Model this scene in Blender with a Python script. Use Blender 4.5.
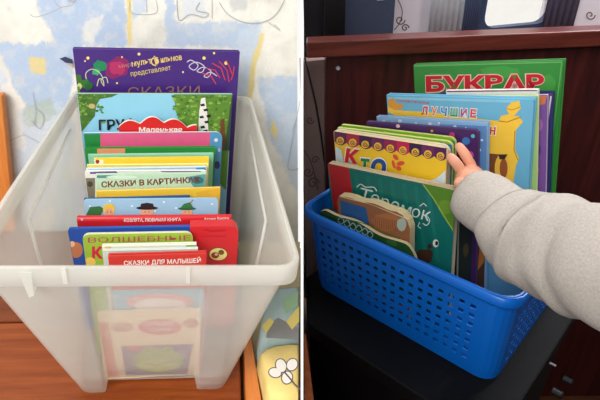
import bpy, bmesh, math, random
import numpy as np
from mathutils import Matrix, Vector
random.seed(4)
C = bpy.context.scene.collection
for o in list(bpy.data.objects): bpy.data.objects.remove(o)
# ------------------------------------------------------------------ camera, sky, light, exposure
FPX, XP, YP, PITCH = 472.95, 240.47, 199.18, math.radians(31.475)
CAMZ = 1.30
cd = bpy.data.cameras.new('camera'); cam = bpy.data.objects.new('camera', cd); C.objects.link(cam)
cam.location = (0, 0, CAMZ); cam.rotation_euler = (math.pi/2 - PITCH, 0, 0)
cd.sensor_width = 36; cd.sensor_fit = 'HORIZONTAL'; cd.lens = 36*FPX/600
cd.shift_x = (300-XP)/600; cd.shift_y = (YP-200)/600; cd.clip_start = .02
bpy.context.scene.camera = cam
vs = bpy.context.scene.view_settings
vs.view_transform = 'Standard'; vs.look = 'None'; vs.gamma = 1; vs.exposure = 0.0; vs.use_curve_mapping = False
w = bpy.data.worlds.new('sky'); bpy.context.scene.world = w; w.use_nodes = True
bg = w.node_tree.nodes['Background']; bg.inputs[0].default_value = (1.0, .985, .96, 1); bg.inputs[1].default_value = .98
def area(name, loc, target, size, power, col=(1, 1, 1)):
    l = bpy.data.lights.new(name, 'AREA'); l.energy = power; l.shape = 'RECTANGLE'; l.size, l.size_y = size; l.color = col
    o = bpy.data.objects.new(name, l); C.objects.link(o); o.location = loc
    o.rotation_euler = (Vector(target)-Vector(loc)).to_track_quat('-Z', 'Y').to_euler()
    return o
area('left_room_fill', (-.62, -.80, 2.15), (.12, .5, 1.0), (.9, .9), 31, (1, .985, .96))  # added light that brightens the left place; no window stands there
area('right_room_window_light', (1.0, 1.28, 1.95), (.42, .5, .95), (.8, .5), 26, (.93, .96, 1))
area('right_room_fill', (.72, .22, 2.25), (.42, .75, .95), (.35, .35), 6.0, (1, .95, .9))  # added overhead fill for the right place, not a fitting of the room
# ------------------------------------------------------------------ frames of the two places
def RYm(a): return np.array([[math.cos(a), 0, math.sin(a)], [0, 1, 0], [-math.sin(a), 0, math.cos(a)]])
def RZm(a): return np.array([[math.cos(a), -math.sin(a), 0], [math.sin(a), math.cos(a), 0], [0, 0, 1]])
A = np.array
CAM = A([0, 0, CAMZ])
def ray(px, py):
    a = (px-XP)/FPX; b = -(py-YP)/FPX
    return A([a, math.cos(PITCH)+b*math.sin(PITCH), -math.sin(PITCH)+b*math.cos(PITCH)])
class Frame:
    def __init__(s, M, O): s.M = M; s.O = A(O); s.cam = M.T@(CAM-s.O)
    def r(s, px, py): return s.M.T@ray(px, py)
    def aty(s, px, py, y): d = s.r(px, py); return s.cam+d*((y-s.cam[1])/d[1])
    def atz(s, px, py, z): d = s.r(px, py); return s.cam+d*((z-s.cam[2])/d[2])
    def atx(s, px, py, x): d = s.r(px, py); return s.cam+d*((x-s.cam[0])/d[0])
    def atpl(s, px, py, P, n): d = s.r(px, py); return s.cam+d*(np.dot(P-s.cam, n)/np.dot(d, n))
    def depth(s, px, py, t): return s.cam+s.r(px, py)*t
    def toworld(s, P): return s.M@A(P)+s.O
    def tolocal(s, P): return s.M.T@(A(P)-s.O)
    def mat(s, P=(0, 0, 0), ax=None):
        R = s.M if ax is None else s.M@A(ax).T
        O = s.toworld(P)
        m = Matrix.Identity(4)
        for i in range(3):
            for j in range(3): m[i][j] = R[i][j]
            m[i][3] = O[i]
        return m
BYAW = -.8221
L = Frame(RZm(.08222)@RYm(.06514), (-.0855, .3013, -.2487+CAMZ)); LH = .2703
R = Frame(RYm(-.09304), (.1078, .6965, -.4499+CAMZ)); RH = .1724
BK = Frame(RYm(-.09304)@RZm(BYAW), (.1078, .6965, -.4499+CAMZ))
# ------------------------------------------------------------------ materials
def lin(c):
    return tuple(((v/255)/12.92 if v/255 <= .04045 else ((v/255+.055)/1.055)**2.4) for v in c)
_mats = {}
def mat(c, rough=.5, var=.06, scale=40, spec=.4, name=None, bump=0, bscale=200):
    k = (c, rough, var, scale, spec, bump)
    if k in _mats: return _mats[k]
    m = bpy.data.materials.new(name or 'paint_%02x%02x%02x' % tuple(int(x) for x in c)); m.use_nodes = True
    nt = m.node_tree; N = nt.nodes; b = N['Principled BSDF']
    b.inputs['Roughness'].default_value = rough; b.inputs['Specular IOR Level'].default_value = spec
    tc = N.new('ShaderNodeTexCoord'); nz = N.new('ShaderNodeTexNoise'); nz.inputs['Scale'].default_value = scale; nz.inputs['Detail'].default_value = 4
    nt.links.new(tc.outputs['Object'], nz.inputs['Vector'])
    mx = N.new('ShaderNodeMix'); mx.data_type = 'RGBA'
    l = lin(c); mx.inputs[6].default_value = (*[max(0, x*(1-var*1.6)) for x in l], 1); mx.inputs[7].default_value = (*[min(1, x*(1+var*1.6)) for x in l], 1)
    nt.links.new(nz.outputs['Fac'], mx.inputs[0]); nt.links.new(mx.outputs[2], b.inputs['Base Color'])
    if bump:
        n2 = N.new('ShaderNodeTexNoise'); n2.inputs['Scale'].default_value = bscale; nt.links.new(tc.outputs['Object'], n2.inputs['Vector'])
        bp = N.new('ShaderNodeBump'); bp.inputs['Strength'].default_value = bump; bp.inputs['Distance'].default_value = .002
        nt.links.new(n2.outputs['Fac'], bp.inputs['Height']); nt.links.new(bp.outputs['Normal'], b.inputs['Normal'])
    _mats[k] = m; return m
def ink(*c): return mat(tuple(c), .38, .05, 60, .35)
def wood(c1, c2, rough=.4, scale=(30, 30, 2), name='wood'):
    m = bpy.data.materials.new(name); m.use_nodes = True; nt = m.node_tree; N = nt.nodes; b = N['Principled BSDF']; b.inputs['Roughness'].default_value = rough
    b.inputs['Specular IOR Level'].default_value = .35
    tc = N.new('ShaderNodeTexCoord'); mp = N.new('ShaderNodeMapping'); mp.inputs['Scale'].default_value = scale
    nz = N.new('ShaderNodeTexNoise'); nz.inputs['Scale'].default_value = 2.5; nz.inputs['Detail'].default_value = 6; nz.inputs['Roughness'].default_value = .6
    cr = N.new('ShaderNodeValToRGB'); cr.color_ramp.elements[0].position = .32; cr.color_ramp.elements[1].position = .68
    cr.color_ramp.elements[0].color = (*lin(c1), 1); cr.color_ramp.elements[1].color = (*lin(c2), 1)
    nt.links.new(tc.outputs['Object'], mp.inputs[0]); nt.links.new(mp.outputs[0], nz.inputs['Vector']); nt.links.new(nz.outputs['Fac'], cr.inputs[0]); nt.links.new(cr.outputs[0], b.inputs['Base Color'])
    return m
def page_mat(c, dens=900):
    k = ('page', c)
    if k in _mats: return _mats[k]
    m = bpy.data.materials.new('page_edges'); m.use_nodes = True; nt = m.node_tree; N = nt.nodes; b = N['Principled BSDF']; b.inputs['Roughness'].default_value = .8
    tc = N.new('ShaderNodeTexCoord'); mp = N.new('ShaderNodeMapping'); mp.inputs['Scale'].default_value = (2, dens, 2)
    nz = N.new('ShaderNodeTexNoise'); nz.inputs['Scale'].default_value = 1.0; nz.inputs['Detail'].default_value = 2
    cr = N.new('ShaderNodeValToRGB'); l = lin(c)
    cr.color_ramp.elements[0].position = .3; cr.color_ramp.elements[0].color = (*[x*.72 for x in l], 1); cr.color_ramp.elements[1].position = .6; cr.color_ramp.elements[1].color = (*l, 1)
    nt.links.new(tc.outputs['Object'], mp.inputs[0]); nt.links.new(mp.outputs[0], nz.inputs['Vector']); nt.links.new(nz.outputs['Fac'], cr.inputs[0]); nt.links.new(cr.outputs[0], b.inputs['Base Color'])
    _mats[k] = m; return m
def milky(alpha, c=(232, 232, 226), name='milky_plastic', rough=.3):
    m = bpy.data.materials.new(name); m.use_nodes = True; nt = m.node_tree; N = nt.nodes; out = N['Material Output']; b = N['Principled BSDF']
    b.inputs['Base Color'].default_value = (*lin(c), 1); b.inputs['Roughness'].default_value = rough; b.inputs['Specular IOR Level'].default_value = .35
    tr = N.new('ShaderNodeBsdfTransparent'); tr.inputs[0].default_value = (.99, .98, .96, 1)
    tl = N.new('ShaderNodeBsdfTranslucent'); tl.inputs[0].default_value = (*lin(c), 1)
    m1 = N.new('ShaderNodeMixShader'); m1.inputs[0].default_value = .4; nt.links.new(b.outputs[0], m1.inputs[1]); nt.links.new(tl.outputs[0], m1.inputs[2])
    tc = N.new('ShaderNodeTexCoord'); nz = N.new('ShaderNodeTexNoise'); nz.inputs['Scale'].default_value = 14; nt.links.new(tc.outputs['Object'], nz.inputs['Vector'])
    mr = N.new('ShaderNodeMapRange'); mr.inputs['To Min'].default_value = alpha-.05; mr.inputs['To Max'].default_value = alpha+.05; nt.links.new(nz.outputs['Fac'], mr.inputs[0])
    m2 = N.new('ShaderNodeMixShader'); nt.links.new(mr.outputs[0], m2.inputs[0]); nt.links.new(tr.outputs[0], m2.inputs[1]); nt.links.new(m1.outputs[0], m2.inputs[2])
    nt.links.new(m2.outputs[0], out.inputs[0]); return m
# ------------------------------------------------------------------ mesh helpers
class MB:
    def __init__(s): s.v = []; s.f = []; s.mi = []; s.ms = []
    def slot(s, m):
        if m not in s.ms: s.ms.append(m)
        return s.ms.index(m)
    def add(s, v, f, m):
        o = len(s.v); s.v += [tuple(map(float, p)) for p in v]; i = s.slot(m)
        for q in f: s.f.append([a+o for a in q]); s.mi.append(i)
    def box(s, x0, x1, y0, y1, z0, z1, m):
        v = [(x, y, z) for z in (z0, z1) for y in (y0, y1) for x in (x0, x1)]
        s.add(v, [(0, 2, 3, 1), (4, 5, 7, 6), (0, 1, 5, 4), (2, 6, 7, 3), (0, 4, 6, 2), (1, 3, 7, 5)], m)
    def prism(s, poly, y0, y1, m, mside=None):   # outline in x,z, extruded along y
        n = len(poly); v = [(x, y0, z) for x, z in poly]+[(x, y1, z) for x, z in poly]
        s.add(v, [list(range(n)), list(range(2*n-1, n-1, -1))], m)
        s.add(v, [(i, i+n, (i+1) % n+n, (i+1) % n) for i in range(n)], mside or m)
    def solid(s, top, bot, m):                    # two matching loops of points
        n = len(top); v = list(top)+list(bot)
        s.add(v, [list(range(n)), list(range(2*n-1, n-1, -1))]+[(i, i+n, (i+1) % n+n, (i+1) % n) for i in range(n)], m)
    def loft(s, rings, m, closed=True, caps=False, loop=False):
        n = len(rings[0]); v = [p for r in rings for p in r]; f = []
        k = len(rings)
        for i in range(k if loop else k-1):
            for j in range(n if closed else n-1):
                a, b = i*n+j, i*n+(j+1) % n; c, d = ((i+1) % k)*n+(j+1) % n, ((i+1) % k)*n+j
                f.append((a, b, c, d))
        if caps: f += [list(range(n-1, -1, -1)), list(range((k-1)*n, k*n))]
        s.add(v, f, m)
    def tube(s, pts, r, m, n=8):
        pts = [Vector(p) for p in pts]; rr = r if isinstance(r, (list, tuple)) else [r]*len(pts); rings = []
        up = None
        for i, p in enumerate(pts):
            t = (pts[min(i+1, len(pts)-1)]-pts[max(i-1, 0)]).normalized()
            if up is None: up = t.orthogonal().normalized()
            up = (up-t*up.dot(t)).normalized(); sd = t.cross(up)
            rings.append([p+(up*math.cos(a)+sd*math.sin(a))*rr[i] for a in [2*math.pi*j/n for j in range(n)]])
        s.loft(rings, m, True, True)
    def build(s, name, parent=None, smooth=False, bevel=0, matrix=None, **props):
        me = bpy.data.meshes.new(name); me.from_pydata(s.v, [], s.f)
        for m in s.ms: me.materials.append(m)
        me.polygons.foreach_set('material_index', s.mi); me.update()
        if smooth:
            me.polygons.foreach_set('use_smooth', [True]*len(me.polygons))
        o = bpy.data.objects.new(name, me); C.objects.link(o)
        if parent: o.parent = parent
        if matrix: o.matrix_world = matrix
        if bevel:
            b = o.modifiers.new('edge', 'BEVEL'); b.width = bevel; b.segments = 2; b.limit_method = 'ANGLE'; b.angle_limit = .6
        for k, x in props.items(): o[k] = x
        return o
def thing(name, label, cat, matrix, group=None):
    o = bpy.data.objects.new(name, None); C.objects.link(o); o.matrix_world = matrix; o.empty_display_size = .03
    o['label'] = label; o['category'] = cat
    if group: o['group'] = group
    return o
def tag(o, label, cat, group=None):
    o['label'] = label; o['category'] = cat
    if group: o['group'] = group
    return o
_tc = {}
def text_geo(s, bold=.0):
    k = (s, bold)
    if k not in _tc:
        cu = bpy.data.curves.new('lettering', 'FONT'); cu.body = s; cu.size = 1; cu.offset = bold; cu.resolution_u = 3
        o = bpy.data.objects.new('lettering', cu); C.objects.link(o)
        dg = bpy.context.evaluated_depsgraph_get(); me = bpy.data.meshes.new_from_object(o.evaluated_get(dg))
        v = [(p.co.x, p.co.y) for p in me.vertices]; f = [list(p.vertices) for p in me.polygons]
        bpy.data.objects.remove(o); bpy.data.meshes.remove(me); bpy.data.curves.remove(cu)
        x0 = min(p[0] for p in v); x1 = max(p[0] for p in v); y0 = min(p[1] for p in v); y1 = max(p[1] for p in v)
        _tc[k] = ([((x-x0)/(x1-x0), y, ) for x, y in v], f, y0, y1)
    return _tc[k]
class Art:
    """flat print on a face; points come in through pt(), a map to face coordinates (x, z); layers rise by a hair"""
    def __init__(s, pt, clamp=None, y=0.0, step=-.00004, mb=None):
        s.pt = pt; s.cl = clamp; s.y = y; s.step = step; s.k = 0; s.mb = mb or MB()
    def P(s, p):
        x, z = s.pt(*p)
        if s.cl: x = min(max(x, s.cl[0]), s.cl[1]); z = min(max(z, s.cl[2]), s.cl[3])
        return x, z
    def poly(s, pts, m):
        s.k += 1; q = [s.P(p) for p in pts]
        q = [p for i, p in enumerate(q) if math.dist(p, q[i-1]) > 1e-6]
        if len(q) < 3: return
        ar = sum(q[i-1][0]*q[i][1]-q[i][0]*q[i-1][1] for i in range(len(q)))
        if ar < 0: q = q[::-1]
        s.mb.add([(x, s.y+s.k*s.step, z) for x, z in q], [list(range(len(q)))], m)
    def rect(s, x0, y0, x1, y1, m): s.poly([(x0, y0), (x1, y0), (x1, y1), (x0, y1)], m)
    def oval(s, cx, cy, rx, ry, m, n=20, rot=0, jag=0):
        p = []
        for i in range(n):
            a = 2*math.pi*i/n; k = 1+(random.uniform(-jag, jag) if jag else 0); x, y = rx*k*math.cos(a), ry*k*math.sin(a)
            p.append((cx+x*math.cos(rot)-y*math.sin(rot), cy+x*math.sin(rot)+y*math.cos(rot)))
        s.poly(p, m)
    def stroke(s, pts, wd, m):
        if len(pts) >= 4:                        # a smooth line through the points
            q = []
            for i in range(len(pts)-1):
                p0, p1, p2, p3 = pts[max(i-1, 0)], pts[i], pts[i+1], pts[min(i+2, len(pts)-1)]
                for k in range(4):
                    t = k/4; q.append(tuple(.5*(2*p1[c]+(p2[c]-p0[c])*t+(2*p0[c]-5*p1[c]+4*p2[c]-p3[c])*t*t+(3*p1[c]-p0[c]-3*p2[c]+p3[c])*t**3) for c in (0, 1)))
            pts = q+[pts[-1]]
        l, r = [], []
        for i, p in enumerate(pts):
            a, b = pts[max(i-1, 0)], pts[min(i+1, len(pts)-1)]; dx, dy = b[0]-a[0], b[1]-a[1]; n = math.hypot(dx, dy) or 1
            l.append((p[0]-dy/n*wd/2, p[1]+dx/n*wd/2)); r.append((p[0]+dy/n*wd/2, p[1]-dx/n*wd/2))
        s.k += 1
        v = [(s.P(p)) for p in l+r]; n = len(l)
        s.mb.add([(x, s.y+s.k*s.step, z) for x, z in v], [(i, i+1, n+i+1, n+i) for i in range(n-1)], m)
    def spiral(s, cx, cy, r, m, wd=1, turns=1.6, dirn=1):
        s.stroke([(cx+r*(1-t*.85)*math.cos(dirn*2*math.pi*turns*t), cy+r*(1-t*.85)*math.sin(dirn*2*math.pi*turns*t)) for t in [i/16 for i in range(17)]], wd, m)
    def text(s, t, a, b, h, m, bold=.0, skew=0, mb=None):
        """baseline from a to b, h the height of a capital letter, in the incoming coordinates"""
        s.k += 1; v, f, y0, y1 = text_geo(t, bold); dx, dy = b[0]-a[0], b[1]-a[1]; n = math.hypot(dx, dy); ux, uy = -(-dy/n), -(dx/n)
        q = []
        for x, y in v:
            yy = y/.73*h
            q.append(s.P((a[0]+dx*x+ux*yy, a[1]+dy*x+uy*yy)))
        (mb or s.mb).add([(x, s.y+s.k*s.step, z) for x, z in q], f, m)
# ------------------------------------------------------------------ setting: floor, partition, walls
def struct(o): o['kind'] = 'structure'; return o
MW = mat((236, 236, 233), .7, .02, 10)
m = MB(); m.box(-1.6, 1.6, -1.5, 1.7, -.05, 0, wood((70, 42, 28), (96, 60, 38), name='floor_boards', scale=(2, 30, 30))); struct(m.build('floor'))
CW = (math.cos(PITCH), math.sin(PITCH))
n_a = (302.0-XP)/FPX                         # white divider added between the two places, seen edge-on, keeping their light apart
D0 = .26; TH = 2.5/FPX*D0/2
def part_pt(d, b, side): return CAM+A([n_a*d, d*CW[0]+b*d*CW[1], -d*CW[1]+b*d*CW[0]])+A([side*TH, 0, 0])
def plane_pt(y, z, side):                    # a point of the partition's middle plane at forward y, height z
    z -= CAMZ; d = y*CW[0]-z*CW[1]; return A([n_a*d+side*TH, y, z+CAMZ])
pf, pb = part_pt(D0, 2.2, 0), part_pt(D0, -2.0, 0)
loop = [(pf[1], pf[2]), (pf[1], 2.4), (1.62, 2.4), (1.62, 0.0), (pb[1], 0.0), (pb[1], pb[2])]
m = MB(); m.solid([plane_pt(y, z, -1) for y, z in loop], [plane_pt(y, z, 1) for y, z in loop], MW); struct(m.build('added_divider'))
m = MB(); m.box(-.008, .008, -1.4, -.32, 0, 2.4, MW); struct(m.build('light_block_near'))  # unseen board behind the camera, added to stop light crossing between the places
MR = mat((120, 108, 104), .8, .05, 6)
m = MB(); m.box(.0, 1.5, -1.4, 1.62, 2.4, 2.43, MR); struct(m.build('ceiling'))
m = MB(); m.box(1.46, 1.5, -1.4, 1.62, 0, 2.4, MR); struct(m.build('wall_right'))
m = MB(); m.box(.01, 1.46, -1.44, -1.4, 0, 2.4, MR); struct(m.build('wall_behind'))
# left back wall with patchwork wallpaper
WY = .462
CREAM = mat((226, 223, 212), .85, .07, 9); CREAM2 = mat((216, 212, 200), .85, .09, 14); BLUE = mat((178, 195, 217), .85, .09, 11); BLUE2 = mat((196, 208, 222), .85, .07, 16)
YEL = mat((226, 203, 122), .85, .08, 20); GRYL = mat((160, 160, 158), .85, .1, 30); GRN = mat((172, 182, 160), .85, .15, 25); NAVY = mat((50, 62, 96), .8, .1, 30)
def edge_x(F, y, z, side=-1, off=.008):       # where the partition crosses the frame's plane y at height z
    lo, hi = -1.0, 1.5
    for _ in range(40):
        mid = (lo+hi)/2; Pw = F.toworld((mid, y, z))
        if Pw[0] < plane_pt(Pw[1], Pw[2], 0)[0]: lo = mid
        else: hi = mid
    return lo+side*off
RNG = np.random.default_rng(7); LAT = RNG.random((128, 128))
def vnoise(x, y):
    xi = np.floor(x).astype(int); yi = np.floor(y).astype(int); fx = x-xi; fy = y-yi; fx = fx*fx*(3-2*fx); fy = fy*fy*(3-2*fy)
    g = lambda a, b: LAT[a % 128, b % 128]
    return (g(xi, yi)*(1-fx)+g(xi+1, yi)*fx)*(1-fy)+(g(xi, yi+1)*(1-fx)+g(xi+1, yi+1)*fx)*fy
def fbm(x, y): return vnoise(x, y)*.5+vnoise(x*2.1+7, y*2.1+3)*.28+vnoise(x*4.3+1, y*4.3+9)*.22
def inside(X, Y, pts):
    c = np.zeros(X.shape, bool); n = len(pts)
    for i in range(n):
        x1, y1 = pts[i]; x2, y2 = pts[i-1]
        if y1 == y2: continue
        c ^= ((y1 > Y) != (y2 > Y)) & (X < (x2-x1)*(Y-y1)/(y2-y1)+x1)
    return c
NXg, NZg = 250, 300
zz_ = np.linspace(-.62, .20, NZg); G = np.zeros((NZg, NXg, 3))
for i, z in enumerate(zz_): G[i, :, 0] = np.linspace(-.32, edge_x(L, WY, z), NXg); G[i, :, 1] = WY; G[i, :, 2] = z
Pw = G@L.M.T+L.O-CAM; dd = Pw[..., 1]*CW[0]-Pw[..., 2]*CW[1]; uu = Pw[..., 1]*CW[1]+Pw[..., 2]*CW[0]
PX = XP+FPX*Pw[..., 0]/dd; PY = YP-FPX*uu/dd
cream, blue, blue2, yel, grey, grn = [A(lin(c)) for c in ((233, 230, 220), (178, 197, 222), (198, 211, 226), (228, 205, 124), (196, 198, 200), (178, 190, 166))]
n1 = fbm(PX/34, PY/34)[..., None]; n2 = fbm(PX/9+40, PY/9)[..., None]; n3 = fbm(PX/2.6, PY/2.6+60)[..., None]
COL = cream*(1-.16*np.clip((n1-.45)*3, 0, 1)-.10*np.clip((n2-.5)*3, 0, 1)); COL = COL*(1-.05*n3)+blue2*.05*n3
JX = PX+(fbm(PX/7, PY/7+20)-.5)*7+(fbm(PX/2.2+9, PY/2.2)-.5)*3; JY = PY+(fbm(PX/7+50, PY/7)-.5)*7+(fbm(PX/2.2, PY/2.2+33)-.5)*3
for pts, c, st in [([(28, -60), (126, -60), (126, 48), (100, 46), (76, 48), (70, 100), (58, 118), (30, 112), (12, 84), (0, 52), (-40, 46), (-40, 42), (30, 44), (54, 42), (52, 34), (38, 12)], blue, .95),
        ([(-40, 60), (0, 66), (10, 90), (18, 130), (10, 180), (-40, 180)], blue2, .8), ([(18, 108), (60, 104), (78, 130), (60, 200), (15, 230)], blue2, .8), ([(84, 22), (106, 14), (98, 32), (92, 46), (82, 42)], cream, .8),
        ([(0, 86), (10, 80), (20, 104), (24, 150), (8, 150)], cream, .7), ([(56, 44), (70, 44), (66, 62), (56, 60)], blue2, .6), ([(133, -10), (146, -10), (147, 12), (133, 20)], blue2, .9), ([(166, -60), (176, -60), (174, 22), (262, 22), (256, 34), (252, 48), (165, 46)], blue, .85),
        ([(240, 30), (262, 26), (250, 100), (236, 114), (234, 60)], blue2, .9), ([(258, 78), (320, 74), (320, 150), (290, 172), (270, 140)], blue, .85), ([(285, 120), (320, 112), (320, 200), (300, 200), (280, 160)], blue2, .8),
        ([(60, 180), (160, 190), (150, 320), (40, 320)], blue2, .8), ([(180, 220), (260, 200), (280, 300), (200, 330)], blue, .7), ([(182, -2), (204, -2), (208, 15), (184, 18)], blue2, .5), ([(226, -20), (250, -20), (247, 10), (230, 11)], grey, .8), ([(24, 106), (50, 98), (58, 114), (40, 126), (24, 124)], grn, .6)]:
    cov = sum(inside(JX+dx, JY+dy, pts).astype(float) for dx, dy in ((0, 0), (1.4, 0), (-1.4, 0), (0, 1.4), (0, -1.4)))[..., None]/5
    cov = cov*st*(1-.45*np.clip((n2-.52)*4, 0, 1))
    COL = COL*(1-cov)+c*(1-.08*n3)*cov
for pts in ([(126, -60), (130.5, -60), (132.5, 44), (127.5, 45)], [(29, 57), (45, 58), (46, 74), (31, 72)], [(261, 33), (265, 35), (257, 62), (252, 100), (247, 98), (252, 58)], [(272, 118), (278, 132), (276, 140), (270, 130)]):
    kx, ky = PX+(JX-PX)*.35, PY+(JY-PY)*.35
    cov = sum(inside(kx+dx, ky+dy, pts).astype(float) for dx, dy in ((0, 0), (.8, 0), (-.8, 0), (0, .8), (0, -.8)))[..., None]/5*(1-.35*n2); COL = COL*(1-cov)+yel*cov
PAPER = bpy.data.materials.new('patchwork_wallpaper'); PAPER.use_nodes = True; nt = PAPER.node_tree; ca = nt.nodes.new('ShaderNodeVertexColor'); ca.layer_name = 'print'
nt.nodes['Principled BSDF'].inputs['Roughness'].default_value = .85; nt.nodes['Principled BSDF'].inputs['Specular IOR Level'].default_value = .2
tc = nt.nodes.new('ShaderNodeTexCoord'); nz = nt.nodes.new('ShaderNodeTexNoise'); nz.inputs['Scale'].default_value = 260; nt.links.new(tc.outputs['Object'], nz.inputs['Vector'])
mr = nt.nodes.new('ShaderNodeMapRange'); mr.inputs['To Min'].default_value = .92; mr.inputs['To Max'].default_value = 1.06; nt.links.new(nz.outputs['Fac'], mr.inputs[0])
mx = nt.nodes.new('ShaderNodeMix'); mx.data_type = 'RGBA'; mx.blend_type = 'MULTIPLY'; mx.inputs[0].default_value = 1; nt.links.new(ca.outputs[0], mx.inputs[6]); nt.links.new(mr.outputs[0], mx.inputs[7]); nt.links.new(mx.outputs[2], nt.nodes['Principled BSDF'].inputs[0])
m = MB(); zl_, zh_ = -1.02, 1.05
m.prism([(-.9, zl_), (edge_x(L, WY, zl_), zl_), (edge_x(L, WY, zh_), zh_), (-.9, zh_)], WY+.001, WY+.03, CREAM)
nb = len(m.v); m.add(G.reshape(-1, 3), [(i*NXg+j, i*NXg+j+1, (i+1)*NXg+j+1, (i+1)*NXg+j) for i in range(NZg-1) for j in range(NXg-1)], PAPER)
a = Art(lambda px, py: tuple(L.aty(px, py, WY)[[0, 2]]), None, WY, -.00025, m)
PEN = mat((168, 172, 178), .85, .12, 60)
for pts, wd in [([(30, 14), (36, 17), (52, 12), (62, 7), (72, 5), (78, -4)], .7), ([(52, -4), (57, 5), (62, 8)], .6), ([(68, 0), (74, 2), (77, -3)], 2.2), ([(130, 2), (132, 13), (156, 13), (156, 0)], .6), ([(146, -3), (147, 12)], .5),
                ([(177, 0), (179, 20), (190, 14), (204, 17), (208, 13), (196, 10), (200, 2)], .8), ([(212, -4), (212, 18)], .6), ([(219, 2), (228, 14), (244, 22), (262, 22), (276, 14), (285, -2)], .8), ([(268, 22), (280, 30), (274, 24)], .6),
                ([(32, 120), (40, 128), (44, 116), (36, 108)], .7), ([(33, 92), (36, 112), (34, 126)], .5), ([(10, 140), (24, 134), (40, 142)], .5), ([(296, 118), (290, 150), (288, 168), (298, 168)], .7), ([(300, 100), (296, 118), (292, 130)], .5)]:
    a.stroke(pts, wd, PEN)
a.poly([(60, 58), (66, 56), (73, 59), (73, 63), (66, 62)], NAVY); a.poly([(66, 62), (73, 63), (74, 67)], mat((190, 170, 140), .8, .1, 30))
wl = struct(m.build('wall_left_back', matrix=L.mat()))
at = wl.data.color_attributes.new('print', 'FLOAT_COLOR', 'POINT'); arr = np.ones((len(m.v), 4), np.float32); arr[:, :3] = A(lin((233, 230, 220))); arr[nb:nb+NXg*NZg, :3] = COL.reshape(-1, 3); at.data.foreach_set('color', arr.ravel())
# right back wall with a window in it
RWY = .62
WP = mat((232, 224, 232), .9, .07, 8); SCR = mat((112, 88, 90), .9, .1, 30)
m = MB(); wx0, wx1, wz0, wz1 = R.aty(477, 20, RWY)[0], R.aty(545, 20, RWY)[0], R.aty(510, 27, RWY)[2], .62
px_l = R.aty(326, 120, .245)[0]
zl_, zh_ = -.80, 1.05
m.prism([(edge_x(R, RWY, zl_, 1), zl_), (wx0, zl_), (wx0, zh_), (edge_x(R, RWY, zh_, 1), zh_)], RWY, RWY+.03, WP)
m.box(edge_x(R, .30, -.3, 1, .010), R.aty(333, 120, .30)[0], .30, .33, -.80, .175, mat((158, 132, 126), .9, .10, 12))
m.box(wx1, 1.30, RWY, RWY+.03, -.75, 1.05, WP); m.box(wx0, wx1, RWY, RWY+.03, -.78, wz0, WP); m.box(wx0, wx1, RWY, RWY+.03, wz1, 1.05, WP)
a = Art(lambda px, py: tuple(R.aty(px, py, RWY)[[0, 2]]), None, RWY, -.0003, m)
for cx, cy, r, dr in [(400, 20, 5, 1), (405, 28, 4, -1), (590, 15, 5, 1)]: a.spiral(cx, cy, r, SCR, 1.2, 1.3, dr)
b_ = Art(lambda px, py: tuple(R.aty(px, py, .30)[[0, 2]]), None, .30, -.0003, m)
for cx, cy, r, dr in [(308, 172, 5, 1), (315, 160, 4, -1), (313, 183, 6, -1), (310, 120, 4, 1)]: b_.spiral(cx, cy, r, SCR, 1.1, 1.3, dr)
b_.stroke([(304, 150), (310, 160), (314, 172), (318, 190)], .9, SCR); a.stroke([(394, 30), (400, 22), (402, 10), (396, -4)], .9, SCR)
struct(m.build('wall_right_back', matrix=R.mat()))
FR = mat((58, 72, 104), .45, .06, 20)
m = MB(); t = .024
def rrect(x0, x1, z0, z1, r, n=5):
    p = []
    for cx, cz, a0 in [(x0+r, z0+r, 180), (x1-r, z0+r, 270), (x1-r, z1-r, 0), (x0+r, z1-r, 90)]:
        for i in range(n+1): an = math.radians(a0+90*i/n); p.append((cx+r*math.cos(an), cz+r*math.sin(an)))
    return p
def ringprism(mb, outer, inner, y0, y1, mm):
    rings = [[(x, y0, z) for x, z in outer], [(x, y1, z) for x, z in outer], [(x, y1, z) for x, z in inner], [(x, y0, z) for x, z in inner]]
    mb.loft(rings, mm, True, False, True)
ringprism(m, rrect(wx0-.012, wx1+.012, wz0-.012, wz1+.012, .03), rrect(wx0+.008, wx1-.005, wz0+.008, wz1-.008, .03), RWY-.025, RWY+.0, FR)
wf = struct(m.build('window_1', matrix=R.mat()))
m = MB(); m.box(wx0, wx1, RWY+.012, RWY+.016, wz0, wz1, milky(.06, (240, 245, 250), 'window_glass', .1)); struct(m.build('window_pane', wf))
# ------------------------------------------------------------------ left: wooden chest, post, bed with cushions
OAK = wood((122, 54, 18), (154, 76, 30), .35, (3, 40, 40), 'orange_wood')
def to_floor(F, pts, zf=0.0):
    out = []
    for p in pts:
        q = F.toworld(p); d = F.M@A([0, 0, -1.0]); out.append(F.tolocal(q+d*((zf+.0006-q[2])/d[2])))
    return out
zt = -LH-.002
t = thing('wooden_chest', 'orange brown wooden chest top under the clear storage bin', 'chest', L.mat((0, .1, zt)))
inv = lambda pts: [A(p)-A((0, .1, zt)) for p in pts]
ys = L.atz(25, 320.5, zt)[1]; rl_ = lambda y: L.atz(246, 404, zt+.012)[0]+(L.atz(244, 350, zt+.012)[0]-L.atz(246, 404, zt+.012)[0])*(y-.066)/.08-.004
m = MB(); x0, x1 = -.36, .128
top = [(x0, -.03, zt), (rl_(-.03), -.03, zt), (rl_(ys-.004), ys-.004, zt), (x0, ys-.004, zt)]; m.solid(inv(top), inv([(x, y, zt-.025) for x, y, z in top]), OAK); m.build('front_plank', t, bevel=.002)
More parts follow.
